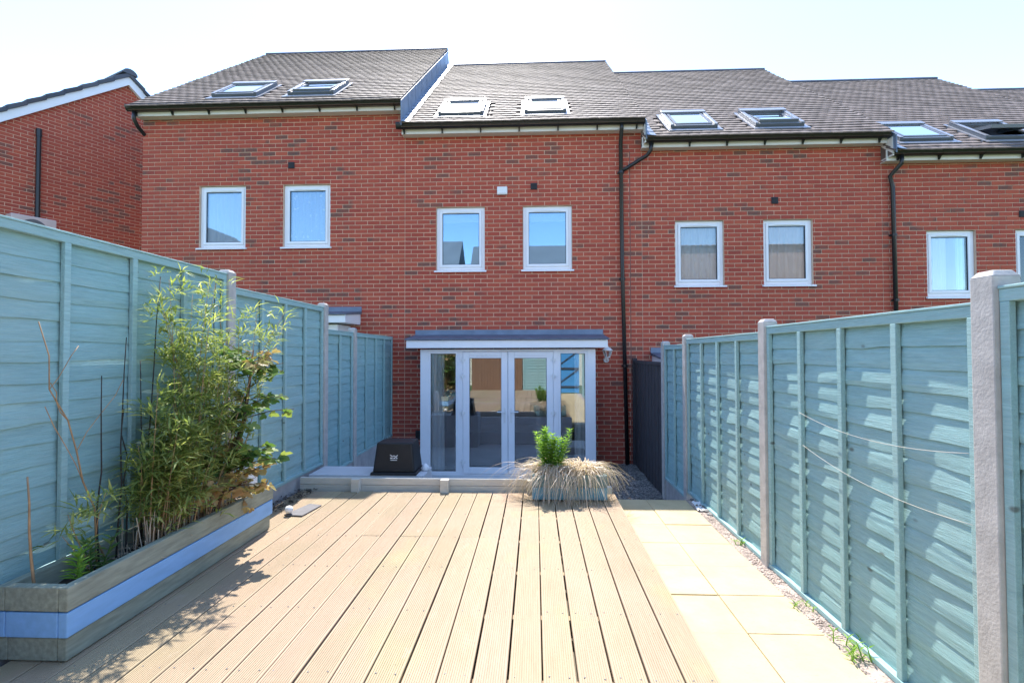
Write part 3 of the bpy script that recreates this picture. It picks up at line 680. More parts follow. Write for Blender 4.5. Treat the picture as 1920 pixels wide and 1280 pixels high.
# ------------------------------------------------------------------ gable house on the left
U, GY, GZ = -9.81, 11.776, 7.98; sl = .80; PHI = R(25)
gh = thing('gable_house', 'separate red brick house with a white bargeboard gable, far left', 'house', (U, GY, -.3))
yl, yr = GY - 4.6, GY + 4.6
wl = MB(); zf = lambda y: GZ - abs(y - GY) * sl
wl.add([(U,yl,-.3),(U,yr,-.3),(U,yr,zf(yr)),(U,GY,GZ),(U,yl,zf(yl))], [(0,1,2,3,4)])
wl.quad((U,yl,-.3),(U,yl,zf(yl)),(U-9,yl,zf(yl)),(U-9,yl,-.3)); wl.quad((U,yr,-.3),(U-9,yr,-.3),(U-9,yr,zf(yr)),(U,yr,zf(yr)))
gw = wl.build('wall', M['mortar'], gh)
def gspan(zt):
    hw = (GZ - zt) / sl; return (max(yl, GY - hw), min(yr, GY + hw))
gb = brick_layout(yl, yr, 2.9, GZ - .05, [], gspan)
gb = [b for b in gb if b[2] < .25]
lay(gw, gb, lambda b: (U, b[0], b[1]), math.pi/2, lambda b: b[0] < GY-2.4 or b[1] < 4.1 or b[0] > GY+.5)
for sgn, nm in ((-1, 'bargeboard'), (1, 'bargeboard')):
    e = 4.9
    p = lambda y, dz: (U, GY + sgn*y, GZ - y*sl + dz)
    bb = MB(); q = [(0, -.10), (e, -.10), (e, .12), (0, .12)]
    vs = [(U+x, GY+sgn*y, GZ - y*sl + dz) for x in (.02, .10) for y, dz in q]
    bb.add(vs, [(0,1,2,3),(4,7,6,5),(0,4,5,1),(3,2,6,7),(0,3,7,4),(1,5,6,2)]); bb.build('bargeboard', M['upvc'], gh)
rf = MB(); e = 4.95
for sgn in (-1, 1):
    vs = [(x, GY+sgn*y, GZ - y*sl + dz) for x in (U+.04, U-9) for y, dz in ((0,.121),(e,.121),(e,.17),(0,.17))]
    rf.add(vs, [(0,1,2,3),(4,7,6,5),(0,4,5,1),(3,2,6,7),(1,5,6,2)])
gr = rf.build('roof', M['bluetile'], gh)
for sgn in (-1, 1):
    for k in range(16):
        y0, y1 = k*.31, k*.31 + .34
        p0, p1 = Vector((0, GY+sgn*y0, GZ - y0*sl + .165)), Vector((0, GY+sgn*y1, GZ - y1*sl + .20))
        vt = MB(); vs = []
        for x in (U+.145, U-.16):
            vs += [(x, p0.y, p0.z - .075), (x, p1.y, p1.z - .085), (x, p1.y, p1.z + .022), (x, p0.y, p0.z + .022)]
        vt.add(vs, [(0,1,2,3),(4,7,6,5),(0,4,5,1),(3,2,6,7),(0,3,7,4),(1,5,6,2)]); vt.build('verge_tile', M['bluetile'], gr, bevel=.008)
MB().ext([(GY + .16*math.cos(q), GZ + .14 + .13*math.sin(q)) for q in [math.pi*k/8 for k in range(9)]], 'x', U-9, U+.16).build('ridge_tile', M['bluetile'], gr)
MB().tube([(U+.05, GY-1.645, 6.16), (U+.05, GY-1.645, 2.9)], .042, 12).tube([(U+.05, GY-1.645, 6.02), (U+.05, GY-1.645, 6.18)], .052, 12).build('downpipe', M['gutter'], gh)
t = thing('air_conditioner', 'pale air conditioning unit on the gable wall, above the fence top', 'air unit', (U, GY, 0))
MB().box(U+.05, U+.32, GY-2.15, GY-1.42, 3.64, 4.25).build('casing', M['reddish'], t, bevel=.015)
MB().tube([(U+.321, GY-1.80, 3.95), (U+.335, GY-1.80, 3.95)], .24, 24).build('fan_grille', M['greyframe'], t)

gh.rotation_euler = (0, 0, -PHI); t.rotation_euler = (0, 0, -PHI)

# ================================================================== FENCES
def slat_mesh(L, hgt, seed, n=22):
    """one waney edged board: length along y, face towards -x, bottom edge proud"""
    vs = []; rr = random.Random(seed); kn = [(rr.uniform(0, L), rr.uniform(-.016, .020), rr.uniform(.06, .2)) for _ in range(2)]
    tw = rr.uniform(-.004, .004)
    for i in range(n+1):
        y = L*i/n; e = .010*nz(seed*1.7, y*2.0) + .005*nz(seed*2.9+9, y*6)
        for c0, am, wd in kn: e += am*.6*math.exp(-((y-c0)/wd)**2)
        cup = .010*nz(seed*3.3+20, y*1.3) + .003
        bow = .008*nz(seed*4.1+30, y*1.2)
        for (z, x) in ((hgt, -.003), (hgt*.62, -.006 - cup + bow*.6), (hgt*.25, -.0105 - cup*.8 + bow), (e, -.0135 + bow + tw*(y/L-.5)), (e+.001, -.0055 + bow), (hgt, .003)):
            vs.append((x, y, z))
    m = 6; fs = [(i*m+k, i*m+(k+1) % m, (i+1)*m+(k+1) % m, (i+1)*m+k) for i in range(n) for k in range(m)]
    fs += [tuple(range(m))[::-1], tuple(range(n*m, (n+1)*m))]
    return mesh('slat', vs, fs, M['teal'])
def fence_panel(X, side, v0, v1, zb, zt, label, battens=5, topdrop=0.0, group='turquoise fence panels'):
    """side=+1: on the right, visible face towards -x"""
    t = thing('fence_panel', label, 'fence', (X, v0, zb), group)
    L = v1 - v0; nrow = max(6, round((zt - zb - .08) / .103)); pit_ = (zt - .06 - zb - .03) / nrow
    for r in range(nrow):
        z = zb + .03 + pit_*r + rnd.uniform(-.004, .004)
        me = slat_mesh(L, pit_ + .022, rnd.uniform(0, 900)); ob = inst('slat', me, t, (X + side*.010, v0, z))
        if side < 0: ob.rotation_euler = (0, 0, math.pi); ob.location = Vector((X - .010, v1, z)) - Vector(t.location)
    s = -side
    def bx(y0, y1, x0, x1, z0, z1, nm, m='tealtrim', bv=.003):
        a, b = sorted((X + s*x0, X + s*x1)); return MB().box(a, b, y0, y1, z0, z1).build(nm, M[m], t, bevel=bv)
    for k in range(battens):
        c = v0 + .022 + (L - .044)*k/(battens-1); bx(c-.019, c+.019, .007, .032, zb+.031, zt-.058, 'batten')
    bx(v0, v1, -.016, .031, zt-.058, zt-.012, 'top_rail'); bx(v0, v1, -.024, .036, zt-.0115, zt, 'capping')
    bx(v0, v1, -.016, .036, zb, zb+.030, 'bottom_rail')
    bx(v0, v1, -.034, -.017, zb+.031, zt-.06, 'rear_batten', bv=0) if False else None
    return t
def post(X, v, z0, z1, label, s=.05):
    mb = MB(); mb.box(X-s, X+s, v-s, v+s, z0, z1)
    c = .016
    mb.add([(X-s,v-s,z1),(X+s,v-s,z1),(X+s,v+s,z1),(X-s,v+s,z1),(X-s+c,v-s+c,z1+.022),(X+s-c,v-s+c,z1+.022),(X+s-c,v+s-c,z1+.022),(X-s+c,v+s-c,z1+.022)], [(4,5,6,7),(0,1,5,4),(1,2,6,5),(2,3,7,6),(3,0,4,7)])
    o = mb.build('concrete_post', M['concrete'], bevel=.004); o.location = (0,0,0)
    return tag(o, label, 'post', 'concrete fence posts')
def gboard(X, v0, v1, z0, z1, label, th=.024):
    o = MB().box(X-th, X+th, v0, v1, z0, z1).build('gravel_board', M['gboard'], bevel=.004); return tag(o, label, 'concrete board', 'concrete gravel boards')
XR, XL = 1.72, -2.53
RP = [(-3.1, -.16, 1.78), (-1.85, -.16, 1.78), (.02, -.16, 1.75), (1.99, -.16, 1.70), (3.87, -.16, 1.645), (5.85, -.6, 1.605), (6.84, -.6, 1.55)]
RL = ['right fence post far behind the viewer', 'right fence post behind the viewer', 'right fence post level with the viewer', 'nearest and largest concrete post on the right, cut by the frame edge',
      'second concrete post on the right, before the wired panel', 'third concrete post on the right, past the paving end', 'farthest concrete post on the right, beside the dark gate']
for (v, a, b), l in list(zip(RP, RL))[2:]: post(XR, v, a, b, l)
fence_panel(XR, 1, .07, 1.94, -.13, 1.66, 'turquoise fence panel at the right frame edge, nearer than the big post')
fence_panel(XR, 1, 2.04, 3.82, -.13, 1.612, 'sunlit turquoise panel on the right carrying two slack wires', 5)
fence_panel(XR, 1, 3.92, 5.80, -.13, 1.575, 'turquoise panel on the right between second and third posts', 5)
fence_panel(XR, 1, 5.90, 6.79, -.22, 1.52, 'narrow shaded turquoise panel on the right next to the dark gate', 3)
gboard(XR, 5.90, 6.79, -.6, -.222, 'grey concrete board under the narrow right panel')
fence_panel(XR, 1, -1.80, -.03, -.13, 1.70, 'turquoise fence panel on the right, out of view behind the camera')
LP = [(.1, -.16, 2.15), (2.09, -.16, 2.12), (4.09, -.16, 2.085), (6.0, -.16, 2.0), (7.0, -.6, 1.755)]
LLb = ['left fence post level with the viewer', 'left fence post just outside the frame', 'left concrete post rising behind the bamboo top', 'slim left concrete post at the deck end', 'farthest left concrete post behind the black box']
for (v, a, b), l in zip(LP, LLb): post(XL, v, a, b, l)
fence_panel(XL, -1, .15, 2.04, .30, 2.10, 'turquoise panel on the left, nearest the viewer')
fence_panel(XL, -1, 2.14, 4.04, .30, 2.075, 'tall turquoise panel on the left behind the bamboo')
fence_panel(XL, -1, 4.14, 5.95, .12, 1.975, 'turquoise panel on the left beyond the long planter')
fence_panel(XL, -1, 6.05, 6.95, -.06, 1.715, 'narrow turquoise panel on the left between the two farthest posts', 3)
fence_panel(XL, -1, 7.05, 8.90, -.02, 1.715, 'shaded turquoise panel on the left meeting the house wall')
gboard(XL, .15, 2.04, -.16, .298, 'left gravel board nearest the viewer'); gboard(XL, 2.14, 4.04, -.16, .298, 'gravel board hidden behind the long planter')
gboard(XL, 4.14, 5.95, -.16, .118, 'grey gravel board under the panel beyond the planter'); gboard(XL, 6.05, 6.95, -.6, -.062, 'gravel board under the narrow left panel'); gboard(XL, 7.05, 8.90, -.6, -.022, 'gravel board under the shaded panel by the house')
# dark timber gate side on the right, next to the wall
t = thing('dark_fence_panel', 'dark brown vertical board panel between the last right post and the house', 'fence', (XR, 6.9, -.52))
y = 6.90
k = 0
while y < 8.86:
    MB().box(XR-.012-(k % 2)*.007, XR+.006, y, min(y+.098, 8.87), -.50, 1.245 + .0*k).build('board', M['darkwood'], t, bevel=.003); y += .101; k += 1
MB().box(XR-.032, XR+.02, 6.90, 8.87, 1.247, 1.295).build('top_rail', M['darkwood'], t, bevel=.003)
MB().box(XR-.045, XR+.03, 8.872, 8.935, -.52, 1.33).build('end_post', M['darkwood'], t, bevel=.004)
# slack wires on the sunlit panel
def sag(p, q, s, n=14): return [Vector(p).lerp(Vector(q), i/n) - Vector((0,0,s*4*(i/n)*(1-i/n))) for i in range(n+1)]
for a, b, s, l in (((1.675,3.34,1.04), (1.668,2.06,1.03), .055, 'upper slack pale wire across the sunlit right panel'), ((1.675,3.30,.84), (1.668,2.05,.76), .05, 'lower slack pale wire across the sunlit right panel')):
    tag(MB().tube(sag(a, b, s), .0013, 6).build('wire', M['wire'], smooth=True), l, 'wire', 'slack wires')

# ------------------------------------------------------------------ deck edging, retaining wall, ledge
t = thing('deck_edging', 'low pale painted timber edging across the far end of the deck', 'edging', (-1.2, 5.32, 0))
MB().box(-2.47, -.02, 5.30, 5.345, .052, .122).build('rail', M['edging'], t, bevel=.004); MB().box(-2.47, -.02, 5.302, 5.343, -.03, .049).build('rail', M['edging'], t, bevel=.004)
for x in (-1.855, -.93, -.045): MB().box(x-.042, x+.042, 5.215, 5.299, -.02, .128).build('stub_post', M['edging'], t, bevel=.004)
t = thing('retaining_wall', 'pale painted sleepers holding up the deck, facing the french doors', 'wall', (-1, 5.4, -.56))
for k in range(4): MB().box(-2.47, .80, 5.43, 5.50, -.56+k*.145, -.56+k*.145+.141).build('sleeper', M['white'], t, bevel=.004)
o = MB().box(-2.47, -1.20, 5.505, 5.93, -.56, .105).build('concrete_ledge', simple('pale concrete', (.62,.62,.63), .8, .06, 3, bump=.2), bevel=.006); tag(o, 'pale concrete ledge behind the deck edging at left', 'ledge')
# upturned black crate on the ledge
t = thing('recycling_box', 'upturned black plastic crate with a small white logo', 'crate', (-1.54, 5.70, .105))
cx, cy, zb = -1.535, 5.70, .106
def fr_(hw, hd, z): return [(cx-hw, cy-hd, z), (cx+hw, cy-hd, z), (cx+hw, cy+hd, z), (cx-hw, cy+hd, z)]
MB().hexa(fr_(.232, .19, zb+.022) + fr_(.195, .155, zb+.345)).build('tub', M['blackbox'], t, bevel=.018)
MB().hexa(fr_(.255, .21, zb) + fr_(.250, .205, zb+.026)).build('rim', M['blackbox'], t, bevel=.008)
lg = MB(); ly_ = cy - .1775
def onf(u, z): return (cx + u, ly_ - .0035 + (z - (zb + .18)) * .108, z)
def strip(pts, wd):
    for (a, b), (c, d) in zip(pts[:-1], pts[1:]):
        n_ = Vector((b - d, c - a)).normalized() * wd/2
        q = [onf(a+n_.x, b+n_.y), onf(c+n_.x, d+n_.y), onf(c-n_.x, d-n_.y), onf(a-n_.x, b-n_.y)]
        lg.hexa([Vector(p) + Vector((0,.002,0)) for p in q] + q)
zc_ = zb + .185
strip([(-.040, zc_+.030), (-.018, zc_+.012), (.004, zc_+.022), (.022, zc_+.006), (.042, zc_+.028)], .008)
strip([(-.040, zc_-.004), (-.012, zc_-.006)], .012); strip([(-.004, zc_-.006), (.018, zc_-.004)], .012); strip([(.026, zc_-.004), (.040, zc_-.006)], .012)
strip([(-.036, zc_-.026), (.036, zc_-.026)], .006)
lg.build('logo', M['white'], t)
tag(MB().lathe([(.001,0),(.045,.004),(.05,.03),(.03,.06),(.012,.075),(.001,.08)], (-1.235, 5.74, .106), 9).build('scrap_bag', M['bag'], smooth=True), 'small crumpled white bag on the ledge, right of the black crate', 'bag')

# ================================================================== PLANTERS
def rbox(parent, name, a, b, c, d, e, f, m, bv=.006): return MB().box(a, b, c, d, e, f).build(name, M[m], parent, bevel=bv)
px0, px1, pv0, pv1 = -2.495, -2.15, 2.285, 4.13
t = thing('long_planter', 'long timber trough with a blue middle board, along the left fence', 'planter', (-2.3, 3.2, 0))
for i, (z0, z1, m, ins) in enumerate(((.004, .110, 'sage', .014), (.116, .232, 'blue', .0), (.238, .350, 'sage', -.004))):
    T = .045
    rbox(t, 'side_board', px1-T-ins, px1-ins, pv0+ins, pv1-ins, z0, z1, m)
    rbox(t, 'side_board', px0, px0+T, pv0+ins, pv1-ins, z0, z1, m)
    rbox(t, 'end_board', px0+T+.001, px1-T-ins-.001, pv0+ins, pv0+T+ins, z0, z1, m); rbox(t, 'end_board', px0+T+.001, px1-T-ins-.001, pv1-T-ins, pv1-ins, z0, z1, m)
rbox(t, 'corner_post', px1-.10, px1-.061, pv0+.062, pv0+.10, .002, .30, 'darkwood', .003)
so = MB(); nx, ny = 6, 36; gx = [(px0+.046 + (px1-px0-.095)*i/nx, pv0+.062 + (pv1-pv0-.124)*j/ny) for j in range(ny+1) for i in range(nx+1)]
so.add([(x, y, .245 + .022*nz(x*9, y*6) + .012*nz(x*30, y*30)) for x, y in gx], [(j*(nx+1)+i, j*(nx+1)+i+1, (j+1)*(nx+1)+i+1, (j+1)*(nx+1)+i) for j in range(ny) for i in range(nx)])
so.build('soil', M['soil'], t)
# small planter by the path
t = thing('small_planter', 'small blue timber box planter under the straw grass', 'planter', (.33, 5.08, 0))
sx0, sx1, sy0, sy1 = -.03, .685, 4.95, 5.26
for z0, z1, m in ((.018, .132, 'pblue'), (.137, .250, 'pgrey')):
    rbox(t, 'side_board', sx0, sx1, sy0, sy0+.03, z0, z1, m, .004); rbox(t, 'side_board', sx0, sx1, sy1-.03, sy1, z0, z1, m, .004)
    rbox(t, 'end_board', sx0+.002, sx0+.032, sy0+.031, sy1-.031, z0, z1, m, .004); rbox(t, 'end_board', sx1-.032, sx1-.002, sy0+.031, sy1-.031, z0, z1, m, .004)
for x in (sx0+.05, sx1-.05):
    for y in (sy0+.05, sy1-.05): rbox(t, 'foot', x-.02, x+.02, y-.02, y+.02, .001, .2, 'pgrey', .003)
MB().box(sx0+.033, sx1-.033, sy0+.031, sy1-.031, .06, .225).build('soil', M['soil'], t)

# ------------------------------------------------------------------ plants
def leaf(mb, p, d, L, wd, droop=.3, up_=Vector((0,0,1)), fold=.25):
    d = d.normalized(); s = d.cross(up_)
    if s.length < .05: s = d.cross(Vector((1,0,0)))
    s.normalize(); n = s.cross(d)
    m = p + d*L*.42 - Vector((0,0,droop*L*.12)); tip = p + d*L - Vector((0,0,droop*L*.5))
    mb.add([p, m + s*wd/2 + n*wd*fold, tip, m - s*wd/2 + n*wd*fold, m], [(0,4,1),(1,4,2),(0,3,4),(4,3,2)])
def rv(r, z=0.0): a = r.uniform(0, 6.283); return Vector((math.cos(a), math.sin(a), z))
def bamboo(label, base, n, hmin, hmax, lean, spread, seed, nleaf, leaf_from=.25, x_lim=None):
    r = random.Random(seed); t = thing('bamboo', label, 'bamboo', base)
    lv, cu = MB(), MB()
    for c in range(n):
        h = r.uniform(hmin, hmax); b = Vector(base) + Vector((r.uniform(-spread[0], spread[0]), r.uniform(-spread[1], spread[1]), 0))
        ln = Vector((lean[0] + r.gauss(0, .06), lean[1] + r.gauss(0, .08), 1)).normalized(); bend = Vector((r.gauss(.04, .10), r.gauss(0, .12), 0))
        pts = [b + ln*h*k/7 + bend*(k/7)**2*h for k in range(8)]
        for q in pts:
            if q.x < -2.44: q.x = -2.44 + .01*r.random()
        cu.tube(pts, [.0045*(1-.75*k/7) for k in range(8)], 5)
        nn = int(nleaf * 0.95 * h)
        for _ in range(nn):
            f = leaf_from + (1-leaf_from)*r.random()**.8; k = f*7; i = min(6, int(k)); p = pts[i].lerp(pts[i+1], k-i)
            bd = (rv(r, r.uniform(.2, 1.3))).normalized(); bl = r.uniform(.04, .17)*(1.15-f*.6); q = p + bd*bl
            if q.x < -2.46: q.x = -2.46
            for _ in range(r.randint(4, 6)):
                dd = (bd*.9 + rv(r, r.uniform(-.4, .6))*.9).normalized()
                if q.x < -2.40 and dd.x < 0: dd.x *= -.4
                leaf(lv, q + Vector((r.gauss(0,.012), r.gauss(0,.012), r.gauss(0,.012))), dd, r.uniform(.07, .145), r.uniform(.010, .017), r.uniform(.2, 1.0))
    cu.build('cane', M['cane'], t, smooth=True); lv.build('foliage', M['bamboo'], t, kind='stuff')
    return t
Z0 = .24
bamboo('lower leafy bamboo clump at the middle of the long planter', (-2.30, 3.05, Z0), 20, .50, .98, (.02, .02), (.09, .18), 11, 34, .15)
bamboo('tall bamboo clump reaching the fence top', (-2.30, 3.42, Z0), 24, .9, 1.74, (.02, .05), (.09, .22), 12, 24, .22)
bamboo('bushy bamboo growth at the foot of the tall clump', (-2.27, 3.30, Z0), 13, .45, .85, (.05, 0), (.09, .30), 13, 40, .12)
bamboo('single bamboo shoot bending out at right below the post top', (-2.30, 3.78, Z0), 3, 1.45, 1.60, (.06, .10), (.03, .05), 14, 12, .55)
bamboo('sparse bamboo sprig spilling to the left of the clumps', (-2.36, 2.70, Z0), 3, .28, .5, (.0, -.55), (.03, .05), 15, 22, .5)
# bare dark canes and brown dead branches against the fence
r = random.Random(5)
def cane(label, pts, rad, m, side=None):
    t = MB().tube(pts, [rad*(1-.5*i/(len(pts)-1)) for i in range(len(pts))], 5)
    for s_ in side or (): t.tube(s_, rad*.5, 4)
    return tag(t.build('bare_cane', M[m], smooth=True), label, 'cane')
def wob(p, q, n=6, a=.008):
    return [Vector(p).lerp(Vector(q), i/n) + Vector((r.gauss(0,a*.5), r.gauss(0,a), 0))*(1 if 0 < i < n else 0) for i in range(n+1)]
for i, (v, zt, ln, l) in enumerate(((2.72, 1.30, .04, 'leftmost bare dark cane against the turquoise fence'), (2.83, 1.52, .10, 'second bare dark cane from the left against the fence'), (2.90, 1.10, .02, 'short bare dark cane behind the lower bamboo'),
        (3.00, 1.92, .20, 'tallest bare dark cane reaching the fence top'), (3.02, 1.38, .02, 'bare dark cane just left of the tall clump'), (3.62, 2.02, .16, 'bare cane sticking up beside the concrete post'))):
    cane(l, wob((-2.38, v, Z0), (-2.42, v+ln, zt)), .0055, 'darkcane')
b1 = wob((-2.40, 2.80, Z0), (-2.43, 2.40, 1.58), 8, .012)
cane('brown dead branching stem leaning left against the fence', b1, .0055, 'cane', [wob(b1[4], b1[4]+Vector((.0,.30,.36)), 4), wob(b1[5], b1[5]+Vector((0,-.10,.2)), 4), wob(b1[3], b1[3]+Vector((0,-.22,.42)), 4), wob(b1[6], b1[6]+Vector((0,.16,.22)), 4)])
cane('upright pale garden cane stuck in the near end of the trough', wob((-2.38, 2.36, .2), (-2.41, 2.34, .84), 5, .003), .008, 'cane')
# broad leaved shrub with a dark leaning trunk
def lobed(mb, p, d, n_, s):
    d = d.normalized(); b = d.cross(n_).normalized()
    out = [(0,0), (-.42,.10), (-.62,.42), (-.34,.48), (-.30,.80), (0,1.05), (.30,.80), (.34,.48), (.62,.42), (.42,.10)]
    c = [p + b*x*s + d*y*s + n_*(.14*s*abs(x)*1.6 - .10*s*y*y) for x, y in out]; ctr = p + d*.45*s - n_*.04*s
    mb.add(c + [ctr], [(i, (i+1) % 10, 10) for i in range(10)])
t = thing('leafy_shrub', 'broad leaved shrub with a dark leaning trunk, right end of the bamboo', 'shrub', (-2.28, 3.56, Z0))
tr = [Vector((-2.22, 3.42, Z0)), Vector((-2.19, 3.50, .45)), Vector((-2.17, 3.60, .68)), Vector((-2.16, 3.72, .92)), Vector((-2.18, 3.82, 1.18)), Vector((-2.17, 3.86, 1.45))]
MB().tube(tr, [.021,.020,.019,.016,.011,.004], 7).build('trunk', M['stem'], t, smooth=True)
br = MB(); lf = MB(); dl = MB(); r = random.Random(21)
for i in range(64):
    k = r.uniform(.8, 4.95); j = int(k); p = tr[j].lerp(tr[j+1], k-j); d = (rv(r, r.uniform(-.1, .7)) + Vector((.35, .40, 0))).normalized(); L = r.uniform(.10, .36)
    q = p + d*L
    if q.x < -2.42: q.x = -2.42
    br.tube([p, p.lerp(q, .5) + Vector((0,0,.02)), q], [.004,.003,.002], 4)
    dry = p.z < .55 or r.random() < .12
    for _ in range(r.randint(6, 9)):
        pp = p.lerp(q, r.uniform(.35, 1.05)); dd = (rv(r, r.uniform(-.7, .3))).normalized(); n_ = (Vector((0,0,1)) + rv(r)*.8).normalized()
        n_ = (n_ - dd*n_.dot(dd)).normalized(); lobed(dl if dry else lf, pp + dd*.02, dd, n_, r.uniform(.045, .085))
for _ in range(38):   # dry leaves trailing over the front board
    pp = Vector((-2.16 + r.uniform(-.05, .05), r.uniform(3.2, 3.95), r.uniform(.22, .62))); dd = Vector((r.gauss(0,.4), r.gauss(0,.4), -1)).normalized(); n_ = rv(r); n_ = (n_ - dd*n_.dot(dd)).normalized()
    lobed(dl, pp, dd, n_, r.uniform(.03, .06))
br.build('branches', M['stem'], t, smooth=True, kind='stuff'); lf.build('foliage', M['broad'], t, kind='stuff'); dl.build('dry_foliage', M['dry'], t, kind='stuff')
# straw litter on the soil
r = random.Random(33); mb = MB()
for _ in range(420):
    p = Vector((r.uniform(-2.43, -2.2), r.uniform(2.6, 4.05), .255 + r.uniform(.0, .05))); d = rv(r, r.uniform(-.1, .25)); leaf(mb, p, d, r.uniform(.04, .12), .006, .2)
for _ in range(120):
    p = Vector((r.uniform(-2.42, -2.2), r.uniform(2.85, 3.7), .25)); mb.tube([p, p + Vector((r.gauss(0,.02), r.gauss(0,.02), r.uniform(.08, .26)))], .003, 4)
tag(mb.build('leaf_litter', M['straw']), 'dry straw and dead stubble on the trough soil', 'litter', kind='stuff')
# little weed in the trough
def weed(name, label, cat, base, stems, h, ll, lw, m, seed, whorl=7, flare=.25, taper=.75):
    r = random.Random(seed); t = thing(name, label, cat, base); st, lv = MB(), MB()
    for s in range(stems):
        b = Vector(base) + Vector((r.gauss(0, .03), r.gauss(0, .03), 0)) * min(1, stems/4); hh = h*r.uniform(.65, 1.0); ln = Vector((r.gauss(0, flare), r.gauss(0, flare), 1)).normalized()
        st.tube([b, b + ln*hh*.5, b + ln*hh], [.004,.0035,.002], 5); n = int(hh/.028)
        for k in range(n):
            f = (k+.6)/n; p = b + ln*hh*f
            for q in range(whorl):
                a = q*2.4 + k*1.9 + r.uniform(-.3, .3); e = .15 + .55*f + r.uniform(-.1, .25)
                leaf(lv, p, Vector((math.cos(a), math.sin(a), e)), ll*(1.1 - taper*abs(f-.35))*r.uniform(.75, 1.1), lw, .25, fold=.3)
    st.build('stem', M[m], t); lv.build('foliage', M[m], t, kind='stuff'); return t
weed('weed', 'small bright leafy weed at the near end of the trough', 'weed', (-2.27, 2.45, Z0), 2, .26, .075, .024, 'fresh', 51, 3, .05, .3)
weed('weed', 'dim leafy weed behind the bright weed in the trough', 'weed', (-2.36, 2.66, Z0), 3, .20, .08, .024, 'broad', 52, 3, .2, .3)
weed('green_perennial', 'bright green lance leaved plant rising from the straw grass', 'plant', (.16, 5.08, .225), 16, .47, .085, .017, 'fresh', 61, 6, .21, .6)
# straw grass fountain
r = random.Random(71); mb = MB()
for i in range(1500):
    c = Vector((r.choice((.20, .46)) + r.gauss(0, .07), 5.10 + r.gauss(0, .05), .235)); c.x = min(max(c.x, .02), .63)
    a = r.uniform(0, 6.283); out = Vector((math.cos(a) * 1.1 + (c.x-.33)*.9, math.sin(a)*.85, 0)); L = r.uniform(.16, .50) * (.8 if math.cos(a) > .3 else 1); hup = r.uniform(.03, .20)
    w_ = r.uniform(.0022, .0050); pts = []; dr = r.uniform(.04, .30); kink = r.random() < .3
    for k in range(7):
        f = k/6; z = c.z + hup*2.6*f*(1-f) + .05*f*(1-f) - dr*f**2.2
        if kink and f > .55: z -= (f-.55)*.35
        q = c + out*L*(f if not (kink and f > .55) else .55 + (f-.55)*.4); pts.append(Vector((q.x, q.y, max(.006, z))))
    side = Vector((-out.y, out.x, 0)).normalized() * w_; side.z = r.uniform(-.002, .002)
    vs = []
    for k, p in enumerate(pts): vs += [p - side*(1-.75*k/6), p + side*(1-.75*k/6)]
    mb.add(vs, [(2*k, 2*k+1, 2*k+3, 2*k+2) for k in range(6)])
t = thing('straw_grass', 'dry straw coloured grass drooping over the small planter', 'grass', (.36, 5.09, .225)); mb.build('blades', M['straw'], t, kind='stuff')
# weeds in the gravel
for i, (x, y, s, l) in enumerate(((1.655, 4.22, .05, 'green weed in the gravel before the second post'), (1.635, 3.25, .035, 'tiny weed in the gravel below the wired panel, farther'), (1.66, 2.80, .06, 'weed in the gravel below the wired panel, middle'),
                       (1.665, 2.70, .07, 'taller weed hard against the wired panel foot'), (1.63, 2.28, .07, 'green weed at the bottom right corner of the gravel'), (1.60, 2.22, .05, 'low weed on the gravel edge in the bottom right corner'))):
    weed('weed', l, 'weed', (x, y, -.135), 4, s*1.3, .05, .010, 'fresh', 80+i, 3, .4, .2)
# odd bits
for i, (x, y, s, m, l) in enumerate(((1.63, 5.18, .06, 'bag', 'white rag lying by the third right post'), (1.645, 5.34, .05, 'bag', 'crumpled pale scrap beside the third right post'))):
    rr = random.Random(i); mb = MB(); n = 7
    vs = [(x + s*(a/n-.5)*1.5, y + s*(b/n-.5)*2.2, -.13 + .028*abs(nz(a*1.3+i*9, b*1.1))*1.4 + .008) for a in range(n+1) for b in range(n+1)]
    mb.add(vs, [(a*(n+1)+b, (a+1)*(n+1)+b, (a+1)*(n+1)+b+1, a*(n+1)+b+1) for a in range(n) for b in range(n)]); tag(mb.build('rag', M[m], smooth=True), l, 'rag')
st_ = random.Random(9)
for i in range(12):
    x, y, s = st_.uniform(1.60, 1.69), st_.uniform(5.0, 5.55), st_.uniform(.012, .03)
    mb = MB().lathe([(.001,0),(s,.25*s),(s*1.05,.6*s),(s*.6,1.0*s),(.001,1.1*s)], (x, y, -.135), 7)
    tag(mb.build('stone', M['greygravel']), 'loose grey stone heaped at the foot of the third right post', 'stone', 'loose stones by the third post')
t = thing('solar_light', 'round white garden light at the far end of the long planter', 'light', (-2.165, 4.44, 0))
MB().tube([(-2.165,4.44,.0),(-2.165,4.44,.05)], .008, 8).build('stake', M['greyframe'], t); MB().lathe([(.001,.02),(.024,.025),(.034,.045),(.035,.06),(.024,.08),(.001,.088)], (-2.165,4.44,0), 14).build('globe', M['white'], t, smooth=True)
t = thing('insect_hotel', 'small white house box with an orange honeycomb front behind the trough', 'insect box', (-2.425, 4.23, 0))
MB().ext([(-2.478,.0),(-2.372,.0),(-2.372,.43),(-2.425,.52),(-2.478,.43)], 'y', 4.16, 4.30).build('body', M['white'], t, bevel=.004)
cb = MB()
for r_ in range(5):
    for c_ in range(5): cb.tube([(-2.470+c_*.019+(r_%2)*.009, 4.156, .36+r_*.017), (-2.470+c_*.019+(r_%2)*.009, 4.1595, .36+r_*.017)], .0085, 6)
cb.build('honeycomb', M['terracotta'], t)
r = random.Random(91); mb = MB()
for _ in range(260):
    p = Vector((r.uniform(-2.49, -2.28), r.uniform(4.45, 5.28), .006 + r.uniform(0, .01))); leaf(mb, p, rv(r, r.uniform(0,.2)), r.uniform(.02, .07), .012, .1)
